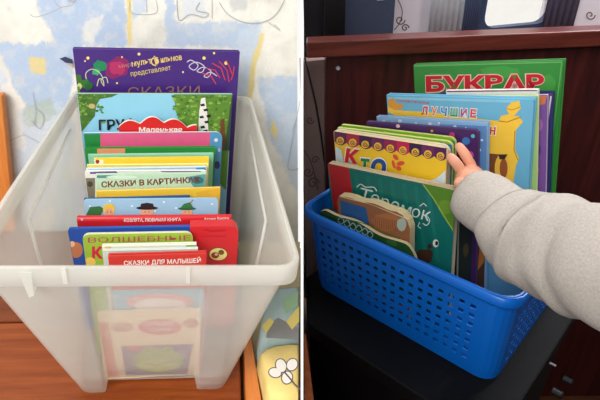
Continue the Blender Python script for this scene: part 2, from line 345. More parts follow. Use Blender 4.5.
m = MB(); top = [(x0, ys+.003, zt-.004), (rl_(ys+.003), ys+.003, zt-.004), (rl_(ys+.003), .44, zt-.004), (x0, .44, zt-.004)]; m.solid(inv(top), inv([(x, y, zt-.025) for x, y, z in top]), wood((104, 48, 20), (130, 64, 30), .4, (3, 40, 40), 'rear_wood')); m.build('rear_plank', t, bevel=.002)
m = MB(); top = [(x0+.01, -.01, zt-.0255), (rl_(-.01)-.02, -.01, zt-.0255), (rl_(-.01)-.02, .43, zt-.0255), (x0+.01, .43, zt-.0255)]; m.solid(inv(top), inv(to_floor(L, top)), OAK); m.build('body', t)
m = MB(); q = [L.aty(-3, 96, .435), L.aty(1.5, 96, .435), L.aty(13.5, 178, .435), L.aty(7, 180, .435)]
bx = [A((p[0], .435, p[2])) for p in q]; dn = bx[2]-bx[1]; bx[2] = bx[1]+dn*3.2; bx[3] = bx[0]+(bx[3]-bx[0])*3.2; bx[0] = bx[0]-(0.03, 0, 0); bx[3] = bx[3]-(.03, 0, 0)
bx[2] = A((bx[2][0], .435, zt-.004+.0005)); bx[3] = A((bx[3][0], .435, zt-.004+.0005))
m.solid(bx, [p+A((0, .02, 0)) for p in bx], wood((196, 110, 44), (222, 140, 66), .4, (30, 30, 3), 'light_wood'))
tag(m.build('wooden_post', matrix=L.mat(), bevel=.002), 'narrow orange wooden post against the wallpaper left of the clear bin', 'post')
pm = lambda y, z: L.tolocal(plane_pt(L.toworld((.2, y, 0))[1], L.toworld((.2, y, z))[2], -1))[0]-.004
rz = zt+.012
t = thing('bed', 'orange wooden bed edge with mattress right of the chest', 'bed', L.mat((.15, .15, zt)))
inv = lambda pts: [A(p)-A((.15, .15, zt)) for p in pts]
e0, e1, e2, e3 = L.atz(262, 404, rz), L.atz(252, 343, rz), L.atz(244, 350, rz), L.atz(246, 404, rz)
top = [e3, e0, e0+(e1-e0)*2.6, e3+(e2-e3)*2.9]
m = MB(); m.solid(inv(top), inv([p-A((0, 0, .04)) for p in top]), wood((200, 112, 50), (224, 140, 72), .3, (40, 4, 40), 'bed_rail_wood')); m.build('side_rail', t, bevel=.004)
mz = zt-.02
top = [A((e0[0]+.006, .03, mz)), A((edge_x(L, .03, mz, -1, .004), .03, mz)), A((edge_x(L, .43, mz, -1, .004), .43, mz)), A((top[2][0]+.006, .43, mz))]
m = MB(); m.solid(inv(top), inv(to_floor(L, top)), mat((214, 198, 160), .9, .05, 20)); m.build('mattress', t)
def cushion(name, label, pts, z0, th, mm, artf, F=L):
    cx = sum(p[0] for p in pts)/len(pts); cy = sum(p[1] for p in pts)/len(pts); m = MB()
    rings = []
    for s_, zz in [(.8, 0), (.93, .08), (.99, .3), (1, .5), (.985, .75), (.93, .93), (.8, 1.0)]:
        rings.append([(( p[0]-cx)*s_, (p[1]-cy)*s_, zz*th) for p in pts])
    m.loft(rings, mm, True, True)
    t = m.build(name, matrix=F.mat((cx, cy, z0)), smooth=True); tag(t, label, 'cushion')
    if artf:
        a = Art(lambda px, py: tuple((F.atz(px, py, z0+th*1.0)-A((cx, cy, 0)))[:2]), None); artf(a)
        a.mb.v = [(x, z, th+.0006-.6*y) for x, y, z in a.mb.v]
        a.mb.build('flower_print', t)
    return t
YF = mat((232, 208, 132), .9, .1, 30, bump=.3)
def flower(a):
    pet = mat((236, 232, 226), .9, .04, 30); ol = mat((96, 88, 90), .9, .1, 30)
    for cx, cy, rx, ry, ro in [(281, 366, 5, 6.5, -.3), (292, 365, 5, 6, .5), (287, 378, 5, 6, .2), (275, 373, 6, 4.5, .2)]:
        a.oval(cx, cy, rx+1, ry+1, ol, rot=ro)
    for cx, cy, rx, ry, ro in [(281, 366, 5, 6.5, -.3), (292, 365, 5, 6, .5), (287, 378, 5, 6, .2), (275, 373, 6, 4.5, .2)]:
        a.oval(cx, cy, rx, ry, pet, rot=ro)
    a.stroke([(284, 372), (290, 379), (296, 386), (301, 390)], 1.6, ol)
pz = zt+.01; cth = .045
pp = [L.atz(x, y, pz+cth*.6) for x, y in [(269, 403), (265, 385), (261, 366), (258, 357), (264, 351), (275, 347), (288, 345), (299.6, 345), (299.6, 365), (299.4, 385), (299.2, 403)]]
cushion('yellow_cushion', 'yellow cushion printed with a white outlined flower beside the bin', [p for p in pp], mz+.003, cth+.017, YF, flower)
pp = [L.atz(x, y, pz+cth*.9) for x, y in [(260, 340), (259, 328), (266, 300), (280, 286), (300.4, 284), (300.4, 336), (285, 337), (270, 339)]]
def leafy(a):
    gy = mat((134, 134, 134), .9, .1, 30); yy = mat((226, 208, 120), .9, .1, 30); gg = mat((160, 196, 160), .9, .12, 20)
    a.poly([(266, 338), (268, 325), (278, 318), (286, 322), (291, 316), (298, 330), (298, 340)], gy); a.poly([(286, 322), (299, 306), (299, 322), (292, 330)], yy); a.poly([(282, 300), (298, 292), (298, 306), (286, 314)], gg); a.poly([(262, 326), (270, 318), (274, 322), (266, 334)], yy)
cushion('patterned_cushion', 'pale blue and green patterned cushion behind the yellow one', pp, mz+.0005, cth+.029, mat((170, 194, 196), .9, .12, 24, bump=.3), leafy)
# ------------------------------------------------------------------ the clear storage bin
WT, WBF, WBB, BL, TFR = .2785, .1910, .275, .4334, .0815
INS = .004
rt = [L.aty(88, 292, .012)[0], L.aty(205, 292, .012)[0]]; rb = [L.aty(107, 378, .09)[0], L.aty(195, 378, .09)[0]]
def bin_ring(z, off=0.0, recess=True):
    s_ = -z/LH; wf = WT/2-INS-(WT-WBF)/2*s_+off; wb = WT/2-INS-(WT-WBB)/2*s_+off; yf = INS+TFR*s_-off; yb = BL-INS-.02*s_+off; r = .016-.002*s_
    pts = []
    c0, c1 = rt[0]+(rb[0]-rt[0])*s_, rt[1]+(rb[1]-rt[1])*s_
    d = 0 if s_ < .10 else min(1, (s_-.10)/.035)*.011
    if not recess: d = 0
    xs = [-wf+r] + [c0-.006, c0-.0035, c0, c0+.004] + [c0+.004+(c1-c0-.008)*i/6 for i in range(1, 6)] + [c1-.004, c1, c1+.0035, c1+.006] + [wf-r]
    ds = [0, 0, 0, d*.9, d] + [d]*5 + [d, d*.9, 0, 0, 0]
    ds[2] = d*.1; ds[-3] = d*.1
    for x, q in zip(xs, ds): pts.append((x, yf+q, z))
    def arc(cx, cy, a0, n=5): return [(cx+r*math.cos(math.radians(a0+90*i/n)), cy+r*math.sin(math.radians(a0+90*i/n)), z) for i in range(1, n)]
    pts += arc(wf-r, yf+r, 270); pts += [(wf, yf+r, z)]
    pts += [(wf+(wb-wf)*i/6, yf+r+(yb-r-yf-r)*i/6, z) for i in range(1, 6)] + [(wb, yb-r, z)]
    pts += arc(wb-r, yb-r, 0) + [(wb-r+(-2*(wb-r))*i/6, yb, z) for i in range(0, 7)]
    pts += arc(-wb+r, yb-r, 90) + [(-wb, yb-r, z)]
    pts += [(-wb+(-wf+wb)*i/6, yb-r+(yf+r-yb+r)*i/6, z) for i in range(1, 6)] + [(-wf, yf+r, z)] + arc(-wf+r, yf+r, 180)
    return pts
PL = milky(.37, (236, 236, 232), 'milky_plastic_wall'); PR = milky(.58, (242, 242, 238), 'milky_plastic_rim')
t = thing('storage_bin', 'large milky clear plastic storage bin full of books on the chest', 'bin', L.mat((0, 0, -LH)))
m = MB()
zs = [-.0025, -.010, -.026, -.031, -.037, -.06, -.10, -.14, -.18, -.22, -.25, -LH]
rings = [[(x, y, z+LH) for x, y, z in bin_ring(z)] for z in zs]
n = len(rings[0])
for i, q in enumerate(rings[-1]):            # the recessed middle ends higher than the feet
    if 3 <= i <= 11: rings[-1][i] = (q[0], q[1]-.003, .0185)
    if 3 <= i <= 11: rings[-2][i] = (rings[-2][i][0], rings[-2][i][1], .0215)
m.loft(rings, PL)
o = m.build('wall_shell', t, smooth=True); sd = o.modifiers.new('thickness', 'SOLIDIFY'); sd.thickness = .0018; sd.offset = -1
m = MB(); bt = bin_ring(-LH+.0022, -.003, False); m.solid([(x, y+.012*(1 if y < .1 else 0), LH+z+.0016) for x, y, z in bt], [(x, y+.012*(1 if y < .1 else 0), LH+z) for x, y, z in bt], PL); m.build('base', t)
m = MB(); rr = []
for z, off in [(-.0034, 0), (-.002, .001), (-.0016, .004), (-.0028, INS), (-.0215, INS), (-.023, INS-.002), (-.023, INS-.004), (-.0065, INS-.0035)]:
    rr.append([(x, y, z+LH) for x, y, _ in bin_ring(-.0001, off, False)])
m.loft(rr, PR); m.build('rim', t, smooth=True)
for px, s_ in [(29, 1)]:
    q = L.aty(px, 284, .0025); m = MB(); m.prism([(q[0]-.005, LH-.006), (q[0]+.005, LH-.006), (q[0]+.003, LH-.031), (q[0]-.001, LH-.033)], -.0005, .008, PR); m.build('rim_tab', t, bevel=.0008)
for px in (65, 188):
    q = L.aty(px, 276, 0); m = MB(); m.box(q[0]-.0018, q[0]+.0018, -.0016, .0006, LH-.017, LH-.001, PR); m.build('rim_rib', t)
def on_side(px, py, sgn):
    for i in range(400):
        p = L.depth(px, py, .2+.0025*i); s_ = -p[2]/LH; f_ = min(max(p[1]/BL, 0), 1); wf = WT/2-INS-(WT-WBF)/2*s_; wb = WT/2-INS-(WT-WBB)/2*s_
        X = wf+(wb-wf)*f_-.0022
        if sgn*p[0] > X and p[1] > .01: return A((sgn*X, p[1], p[2]+LH))
    return p+A((0, 0, LH))
rl = [on_side(x, y, -1) for x, y in [(70, 130), (60, 152), (44, 186), (28, 219), (34, 240), (42, 268)]]
m = MB(); m.tube(rl, .0019, PR, 6); m.build('panel_ridge', t, smooth=True)
def shellx(y, z):
    s_ = -(z-LH)/LH; f_ = min(max(y/BL, 0), 1); return (WT/2-INS-(WT-WBF)/2*s_)+((WT-WBF)/2-(WT-WBB)/2)*s_*f_-.0022
rl2 = [A((shellx(p[1], p[2]), p[1], p[2])) for p in rl]
m = MB(); m.tube(rl2, .0019, PR, 6); m.build('panel_ridge', t, smooth=True)
# ------------------------------------------------------------------ books
def rr_outline(w_, h_, rads, n=5):                # corner radii tl, tr, br, bl
    p = []
    for (cx, cz, a0), r in zip([(-w_/2, h_, 90), (w_/2, h_, 0), (w_/2, 0, 270), (-w_/2, 0, 180)], rads):
        sx = 1 if cx < 0 else -1; sz = 1 if cz == 0 else -1
        if r <= 0: p.append((cx, cz)); continue
        arc = [(cx+sx*r+r*math.cos(math.radians(a0+90*i/n)), cz+sz*r+r*math.sin(math.radians(a0+90*i/n))) for i in range(n+1)]
        p += arc[::-1]
    return p                                      # clockwise from top left
class Book: pass
def book(name, label, group, F, TL, TR, y0, t, kind, cover, pages=(238, 232, 216), yaw=None, lean=0.0, floor=None, hmax=None, rad=(0, 0, 0, 0), outline=None, spine=None, back=None, rough=.35, zlift=.001):
    P = F.aty(*TL, y0)
    if yaw is None: Q = F.atz(*TR, P[2])
    else:
        e = A([math.cos(yaw), math.sin(yaw), 0]); Q = F.atpl(*TR, P, A([-e[1], e[0], 0]))
    ex = (Q-P)/np.linalg.norm(Q-P); W = np.linalg.norm(Q-P); bk = np.cross([0, 0, 1], ex); bk /= np.linalg.norm(bk); up = np.cross(ex, bk)
    up2 = up*math.cos(lean)+bk*math.sin(lean); bk2 = np.cross(up2, ex)
    M = (P+Q)/2
    lo = min((P-M)[2], (Q-M)[2])                  # the lower end of the top edge
    h = (M[2]+lo-(floor+zlift)-t*max(0, -bk2[2]))/up2[2]
    if hmax: h = min(h, hmax)
    base = M-up2*h
    b = Book(); b.W, b.h, b.t = W, h, t
    b.root = thing(name, label, 'book', F.mat(base, [ex, bk2, up2]), group)
    def pt(px, py):
        p = F.atpl(px, py, M, -bk2)-base; return float(p@ex), float(p@up2)
    b.pt = pt
    cm = mat(cover, rough, .04, 30); pmm = page_mat(pages); sm = mat(spine, rough, .04, 30) if spine else cm; bm_ = mat(back, rough, .04, 30) if back else cm
    m = MB(); g = MB(); w2 = W/2
    if kind in ('hard', 'spine_top'):
        c = .0022
        if kind == 'hard':
            m.box(-w2, w2, 0, c, 0, h, cm); m.box(-w2, w2, t-c, t, 0, h, bm_); m.box(-w2, -w2+c, c, t-c, 0, h, sm); g.box(-w2+c, w2-.004, c, t-c, .003, h-.0035, pmm)
        else:
            arc = [(t/2-(t/2)*math.cos(math.radians(a_)), h-.006+.006*math.sin(math.radians(a_))) for a_ in range(0, 181, 20)]
            pr_ = [(0, 0)]+arc+[(t, 0), (t-c, 0), (t-c, h-.009), (c, h-.009), (c, 0)]
            n_ = len(pr_); v = [(-w2, y, z) for y, z in pr_]+[(w2, y, z) for y, z in pr_]
            m.add(v, [list(range(n_)), list(range(2*n_-1, n_-1, -1))]+[(i, i+n_, (i+1) % n_+n_, (i+1) % n_) for i in range(n_)], cm)
            g.box(-w2+.003, w2-.003, c, t-c, .003, h-.0095, pmm)
    elif kind == 'paper':
        c = .0006
        m.box(-w2, w2, 0, c, 0, h, cm); m.box(-w2, w2, t-c, t, 0, h, bm_); m.box(-w2, -w2+c, c, t-c, 0, h, sm); g.box(-w2+c, w2-.0006, c, t-c, .0004, h-.0006, pmm)
    else:                                         # thick card leaves
        ol = outline(b) if outline else rr_outline(W, h, rad)
        m.prism(ol, 0, .0012, cm, pmm)
        nl = max(2, int(t/.0032)); step = (t-.0014)/nl
        for i in range(nl): g.prism([(x*.998-.0004*(i % 2), z-.0003*(i % 2)) for x, z in ol], .0014+i*step, .0014+(i+1)*step-.0004, pmm)
    b.m, b.g = m, g
    b.art = Art(pt, (-w2+.0004, w2-.0004, .0005, h-.0004), -.00006, -.00004, m)
    b.title = MB()
    return b
def done(b, bevel=0, titlename='title'):
    b.cover = b.m.build('cover', b.root, bevel=bevel)
    if b.g.v: b.g.build('leaves' if len(b.g.v) > 8 else 'page_block', b.root)
    if b.title.v: b.title.build(titlename, b.cover)
    return b
GL = 'picture books standing in the clear bin'; FLZ = -LH+.0042
def lbook(name, label, TL, TR, y0, t, kind, cover, **k): return book(name, label, GL, L, TL, TR, y0, t, kind, cover, floor=FLZ, **k)
W_ = ink(240, 238, 232); K_ = ink(28, 26, 34)
# purple hardback at the back
b = lbook('picture_book', 'large purple hardback with fireworks and yellow lettering, rearmost in the clear bin', (72.5, 48.5), (240, 51.5), .366, .010, 'hard', (66, 36, 118), spine=(58, 32, 108))
a = b.art
for cx, cy, r, c in [(117, 68, 13, (128, 34, 96)), (117, 68, 8, (172, 44, 96)), (100, 66, 7, (30, 128, 84)), (96, 72, 4, (60, 160, 100))]: a.oval(cx, cy, r, r*.8, ink(*c), jag=.18)
for cx, cy, r in [(88, 58, 1.6), (85, 61, .9), (139, 54, 1.5), (122, 57, .9), (204, 58, 1.7), (226, 63, 1.8), (214, 53, 1.2), (183, 72, 1), (117, 83, 1)]: a.oval(cx, cy, r, r, ink(230, 214, 120), 10)
def squig(pts, c, wd=.9): a.stroke(pts, wd, ink(*c))
squig([(92, 84), (87, 80), (86, 73), (92, 69), (99, 72), (103, 78)], (190, 196, 160)); squig([(97, 86), (99, 79), (103, 80), (104, 86)], (200, 200, 150)); squig([(104, 86), (101, 80), (106, 77), (108, 83)], (190, 190, 160))
squig([(187, 62), (191, 60), (198, 65), (194, 70), (189, 66), (196, 62), (204, 66), (202, 72), (197, 71), (203, 67), (211, 71), (208, 77), (204, 76), (210, 72), (217, 76)], (206, 196, 214))
for pts in [[(206, 68), (215, 70), (220, 78)], [(212, 63), (221, 68), (225, 80)], [(219, 61), (227, 70), (229, 82)], [(226, 60), (229, 66), (232, 74)], [(202, 73), (211, 76), (216, 84)], [(234, 66), (233, 74), (231, 80)]]: squig(pts, (204, 62, 66), 1)
for cx, cy, r, c in [(78, 78, 5, (60, 104, 44)), (84, 84, 6, (52, 110, 48)), (89, 86, 5, (40, 96, 52)), (79, 86, 3, (196, 196, 120)), (77, 90, 4, (90, 130, 60))]: a.oval(cx, cy, r, r*.9, ink(*c), 12, jag=.25)
GO = ink(226, 196, 120); a.text('мир', (119, 68), (131, 66), 4, ink(190, 120, 120), 0, mb=b.title)
a.text('мульт', (132, 66.5), (152, 63), 6, GO, .015, mb=b.title); a.text('Ф', (152, 67), (161, 65), 10, GO, .0, mb=b.title); a.text('ильмов', (161, 62.5), (182, 59.5), 6, GO, .015, mb=b.title)
a.text('представляет', (131, 76), (171, 69.5), 5, ink(206, 178, 128), .01, mb=b.title); a.text('СКАЗКИ', (128, 97), (200, 95.5), 10, ink(142, 104, 100), .0, mb=b.title)
done(b, .0006)
# birch tree cover
b = lbook('picture_book', 'sky blue book with trees and a birch trunk, in front of the purple hardback', (77, 93.5), (232.5, 94), .346, .005, 'paper', (140, 200, 226), back=(60, 120, 60))
a = b.art
a.poly([(76, 91), (118, 91), (112, 97), (100, 99), (96, 106), (95, 116), (90, 122), (76, 132)], ink(70, 110, 44)); 
k0 = a.k
for i in range(80): x, y = random.triangular(77, 108, 78), random.triangular(93, 126, 93); a.k = k0+i//5; a.oval(x, y, random.uniform(.9, 2.2), random.uniform(.7, 1.6), ink(*random.choice([(98, 142, 52), (56, 96, 40), (120, 160, 70), (80, 126, 46)])), 7, jag=.3)
a.oval(92, 106, 3.4, 2.6, ink(190, 168, 110), 10)
a.poly([(174, 91), (233, 91), (226, 190), (196, 160), (184, 128), (176, 112)], ink(92, 136, 50))
k0 = a.k
for i in range(150): x, y = random.uniform(172, 231), random.uniform(93, 134); a.k = k0+i//8; a.oval(x, y, random.uniform(.9, 2.4), random.uniform(.7, 1.7), ink(*random.choice([(112, 154, 58), (70, 112, 44), (140, 176, 80), (88, 132, 48)])), 7, jag=.3)
a.poly([(201, 98), (205, 97), (207, 112), (209, 140), (210, 190), (197, 190), (198, 140), (199, 112)], ink(228, 226, 220))
for x, y in [(200, 104), (203, 109), (199, 116), (204, 121), (200, 126), (206, 115), (203, 130)]: a.poly([(x, y), (x+4, y-1), (x+5, y+1.5), (x+1, y+2)], K_)
a.poly([(220, 120), (224, 118), (226, 150), (220, 150)], ink(110, 70, 40)); a.poly([(224, 150), (232, 92), (234, 92), (230, 150)], ink(52, 76, 60))
a.text('ГРУФ', (99, 129.5), (136, 128.5), 10, K_, .02, mb=b.title); done(b)
# red die cut book
def cloud(bk):
    p = []; w2 = bk.W/2; n = 40
    for i in range(n+1):
        x = -w2+bk.W*i/n; u = i/n
        z = bk.h-.010-.010*(2*abs(u-.46))**1.6*1.1+.0085*abs(math.sin(u*math.pi*3.3+.35))
        p.append((x, z))
    return p+[(w2, 0), (-w2, 0)]
b = lbook('picture_book', 'small red book with a scalloped top edge in front of the birch cover', (118, 116), (197, 116), .334, .006, 'board', (206, 32, 38), outline=cloud)
b.art.cl = None; b.art.text('Маленькая', (139, 131.5), (182, 131.5), 4.2, W_, .02, mb=b.title); b.art.stroke([(119, 134.5), (196, 134.5)], .8, W_); done(b)
b = lbook('picture_book', 'blue book with rounded corner, green left and pink middle on its cover', (83.5, 133), (222.5, 132), .322, .004, 'board', (82, 150, 196), rad=(.002, .010, 0, 0), pages=(226, 232, 238))
a = b.art; a.rect(84, 134, 101, 200, ink(36, 132, 62)); a.poly([(100.5, 133.5), (210, 131.8), (210, 200), (100.5, 200)], ink(222, 92, 136)); a.stroke([(84, 132.3), (210, 131.4)], 1, ink(226, 230, 236)); a.oval(216, 140, 2, 2, ink(220, 226, 230), 8); a.oval(217, 165, 3, 4, ink(60, 60, 120), 8); a.oval(219, 150, 1.5, 2, ink(180, 210, 220), 8); done(b)
b = lbook('picture_book', 'green hardback with a salmon patch near its left corner', (84.5, 148.5), (215.5, 147.5), .307, .006, 'hard', (44, 140, 62), pages=(225, 225, 200))
a = b.art; a.rect(97, 147, 125, 200, ink(232, 150, 108)); a.stroke([(126, 148), (215, 147)], .8, ink(74, 168, 74)); done(b)
b = lbook('picture_book', 'mint green thin book just in front of the green hardback', (88, 155), (213.5, 153.5), .288, .004, 'paper', (136, 202, 170), pages=(190, 220, 200)); b.art.stroke([(90, 155), (211, 154)], .9, ink(170, 220, 196)); done(b)
b = lbook('picture_book', 'yellow topped hardback with dark pages and red mark at left', (94, 159.5), (209, 158), .273, .006, 'hard', (240, 208, 64), pages=(70, 64, 80), spine=(230, 226, 220))
a = b.art; a.poly([(94, 158), (103, 157.8), (104, 180), (94, 180)], ink(238, 234, 226)); a.oval(97.5, 161.5, 2, 2.4, ink(170, 50, 40), 8); a.stroke([(108, 158.2), (160, 158.2), (207, 157)], .7, ink(250, 240, 190)); done(b)
b = lbook('picture_book', 'cream and lemon paperback wider than the yellow topped one behind', (87, 165), (208.5, 164), .260, .003, 'paper', (246, 236, 150), pages=(240, 236, 220)); b.art.stroke([(88, 166), (207, 165.5)], 2.2, ink(224, 206, 96)); done(b)
b = lbook('picture_book', 'white hardback with blue corner at its upper right', (86, 169), (206.5, 167), .249, .004, 'hard', (214, 228, 236), pages=(246, 244, 238)); a = b.art; a.poly([(196, 165), (206, 164.5), (206, 185), (198, 185)], ink(58, 150, 200)); a.stroke([(88, 169.5), (196, 168)], 1, ink(150, 190, 220)); done(b)
b = lbook('picture_book', 'white book with a lilac arch band behind the fairy tale title', (84.5, 171), (207, 170.5), .238, .004, 'board', (228, 228, 222), pages=(240, 238, 230), rad=(.003, .004, 0, 0))
a = b.art; a.poly([(90, 172), (100, 171.5), (116, 170.5), (118, 173), (90, 174)], ink(108, 84, 150)); a.poly([(160, 170), (200, 171), (205, 174), (162, 172)], ink(120, 100, 160)); a.rect(85, 178, 95, 215, ink(128, 122, 100)); a.oval(90, 184, 3, 3, ink(80, 70, 60), 8); done(b)
b = lbook('picture_book', 'pale green book titled in brown capital letters above a yellow band', (95.5, 175), (205.5, 173.5), .226, .0045, 'hard', (186, 216, 186), pages=(232, 228, 214))
a = b.art; a.poly([(97, 174), (116, 173.8), (116, 178), (97, 178)], ink(88, 140, 140)); a.poly([(186, 177), (206, 174), (206, 190), (196, 190)], ink(88, 156, 160)); a.oval(198, 180, 5, 4, ink(50, 110, 110), 9, jag=.3); a.oval(122, 177, 16, 2, ink(206, 228, 206), 12)
a.text('СКАЗКИ В КАРТИНКАХ', (101.5, 187.3), (200, 182.2), 5.6, ink(120, 42, 34), .028, mb=b.title); done(b)
b = lbook('picture_book', 'golden yellow book below the brown lettered title, wider than it', (96, 191.5), (220.5, 187.5), .2145, .003, 'paper', (240, 196, 62), pages=(240, 230, 200)); b.art.stroke([(97, 190), (219, 187)], .8, ink(250, 220, 120)); b.art.poly([(196, 192), (221, 188), (221, 230), (196, 230)], ink(232, 178, 58)); done(b)
b = lbook('picture_book', 'thin dark blue book behind the cover with three children', (84, 199), (190, 196), .206, .003, 'paper', (44, 84, 150), pages=(60, 90, 140)); b.art.stroke([(90, 197), (120, 195), (150, 195), (188, 193.5)], .7, ink(170, 190, 190)); done(b)
b = lbook('picture_book', 'light blue board book showing three children in hats', (83.5, 200), (218.5, 198.5), .194, .004, 'board', (158, 200, 228), pages=(150, 190, 214), rad=(.004, .004, 0, 0))
a = b.art
for cx, cy in [(110, 201), (132, 206), (164, 202), (176, 208), (212, 204), (155, 211), (90, 206)]: a.oval(cx, cy, 1.2, 1.1, ink(226, 236, 242), 7)
sk = ink(232, 178, 148)
a.poly([(86, 215), (90, 207), (100, 206), (104, 209), (100, 216)], ink(60, 120, 70)); a.oval(109, 209.5, 6, 6, ink(238, 206, 90), 12); a.oval(109, 212, 4.2, 4, sk, 12); a.poly([(103, 206), (112, 203.5), (115, 207), (104, 209)], ink(232, 196, 70))
a.oval(147, 212, 6.5, 5.5, sk, 14); a.oval(147, 207.8, 11, 1.8, ink(44, 34, 40), 14); a.poly([(140, 208), (141, 203.5), (147, 202.5), (153, 203.5), (154, 208)], ink(52, 40, 44))
a.oval(187, 212, 5.5, 5, sk, 14); a.oval(187, 208.3, 9, 1.7, ink(44, 104, 64), 14); a.poly([(180, 208), (184, 203.5), (190, 202), (193, 207)], ink(56, 124, 70)); a.stroke([(190, 203), (193, 199.5)], .8, ink(190, 60, 50))
for x in (145, 149, 185, 189, 107.5, 111): a.oval(x, 211.5, .5, .6, K_, 6)
done(b)
b = lbook('picture_book', 'red hardback with its rounded spine up and white lettering', (76.5, 218), (231.5, 216.5), .174, .009, 'spine_top', (202, 32, 40), pages=(240, 236, 226))
a = b.art; a.text('КОЗЛЯТА, ЛЮБИМАЯ КНИГА', (124, 221.8), (181, 221), 3.2, W_, .02, mb=b.title); au = MB(); a.text('Агния Барто', (204, 220.2), (229, 219.4), 2.6, W_, .02, mb=au); a.oval(82, 219.3, 1.5, 1.4, ink(226, 190, 196), 8); done(b, titlename='spine_lettering'); au.build('author_name', b.cover)
b = lbook('picture_book', 'blue board book with a raised red panel and round yellow sticker', (67.5, 229), (190, 226.7), .156, .005, 'board', (34, 78, 166), pages=(40, 90, 180), rad=(.004, 0, 0, 0), yaw=.012, zlift=.03)
w2 = b.W/2; pm_, hh = b.pt, b.h
b.art.oval(76, 250, 7, 8, ink(196, 120, 80), 14); b.art.oval(72, 244, 3, 3, ink(240, 190, 150), 10)
q0, q1 = b.pt(190, 222)[0], b.pt(238.5, 222)[0]; zt_ = b.pt(214, 224.5)[1]
m = MB(); RD = mat((204, 38, 46), .3, .03, 20)
pl = [(x+(q0+q1)/2, z) for x, z in rr_outline(q1-q0, zt_, (.002, .010, .006, .002))]; m.prism(pl, -.004, .0105, RD); 
aa = Art(b.pt, None, -.0041, -.00015); aa.oval(218, 252, 9.5, 6.8, ink(96, 74, 40), 22); aa.oval(218, 252, 8.8, 6.1, ink(238, 222, 140), 22); aa.oval(215, 253, 4, 3.2, ink(150, 60, 40), 10); aa.oval(221, 250, 3, 2.6, ink(120, 84, 50), 10); aa.oval(216, 252, 1.6, 1.4, ink(230, 200, 150), 8)
aa.stroke([(204, 227), (212, 229), (226, 228)], .9, ink(176, 26, 36)); aa.stroke([(202, 234), (226, 234)], .7, ink(186, 30, 40))
sp_ = m.build('sound_panel', b.root, bevel=.0008, label='raised red panel with a round sticker'); st_ = Art(b.pt, None, -.0040, -.00015, m); aa.mb.build('round_sticker', sp_); done(b)
b = lbook('picture_book', 'lime green board book with pink lettering and a big red letter', (82, 234.5), (193, 232.5), .1395, .0045, 'board', (152, 186, 58), pages=(226, 220, 190), rad=(.008, .008, .004, .004))
a = b.art; a.text('ВОЛШЕБНЫЕ', (88, 242.6), (191, 240.2), 5, ink(176, 74, 90), .01, mb=b.title); a.text('К', (92, 258), (103, 258), 11, ink(206, 30, 60), .05, mb=b.title); a.oval(90, 262, 6, 5, ink(230, 196, 90), 10); done(b)
b = lbook('picture_book', 'white hardback with green flecks, rear one of the three smallest', (102, 246.5), (196.5, 244.5), .1275, .0055, 'hard', (232, 232, 220), pages=(250, 246, 214), spine=(236, 204, 110)); b.art.rect(186, 243, 197, 262, ink(150, 190, 90)); b.art.oval(108, 246, 4, 3, ink(226, 190, 90), 8); done(b)
b = lbook('picture_book', 'pale grey green hardback between the white and the small red ones', (103, 251), (198, 249), .1165, .0045, 'hard', (206, 216, 208), pages=(240, 240, 234)); b.art.stroke([(104, 251), (197, 249)], 1, ink(170, 190, 190)); done(b)
b = lbook('picture_book', 'small red hardback with white lettering behind the bin front', (108, 256.5), (206.5, 253.5), .1050, .006, 'hard', (206, 52, 44), pages=(252, 250, 244))
a = b.art; a.text('СКАЗКИ ДЛЯ МАЛЫШЕЙ', (124, 265.3), (201, 262.5), 4.4, W_, .02, mb=b.title); a.poly([(112, 290), (204, 288), (203, 320), (115, 320)], ink(120, 176, 206)); a.oval(160, 302, 34, 9, ink(226, 140, 150), 24); a.oval(160, 305, 26, 7, ink(240, 226, 224), 24); done(b)
b = lbook('picture_book', 'cream paperback with a pink oval and a green frog, showing through the bin front', (97, 313), (201, 309), .0985, .003, 'paper', (236, 214, 178), pages=(240, 230, 200))
a = b.art; a.oval(160, 327, 22, 8, ink(216, 96, 100), 24); a.text('ЛУЧШИЕ', (146, 326), (174, 325), 4, W_, .01, mb=b.title); a.text('СТИХИ', (150, 331.5), (170, 331), 3.4, W_, .01, mb=b.title)
a.oval(122, 327, 11, 5, ink(200, 130, 96), 14); a.oval(191, 323, 8, 5, ink(200, 126, 100), 14); a.poly([(98, 322), (108, 322), (118, 376), (108, 376)], ink(214, 110, 90))
a.poly([(121, 346), (193, 344), (187, 374), (126, 375)], ink(92, 66, 136)); a.oval(158, 360, 26, 12, ink(124, 166, 46), 24); a.oval(158, 365, 20, 6, ink(186, 200, 80), 24); a.oval(148, 350, 5, 4, ink(150, 190, 60), 12); a.oval(168, 350, 5, 4, ink(150, 190, 60), 12); a.oval(148, 350, 2, 2, K_, 8); a.oval(168, 350, 2, 2, K_, 8); a.stroke([(144, 362), (158, 365), (172, 361)], .9, ink(60, 80, 30)); a.oval(134, 348, 8, 2.6, ink(206, 60, 76), 10)
done(b)
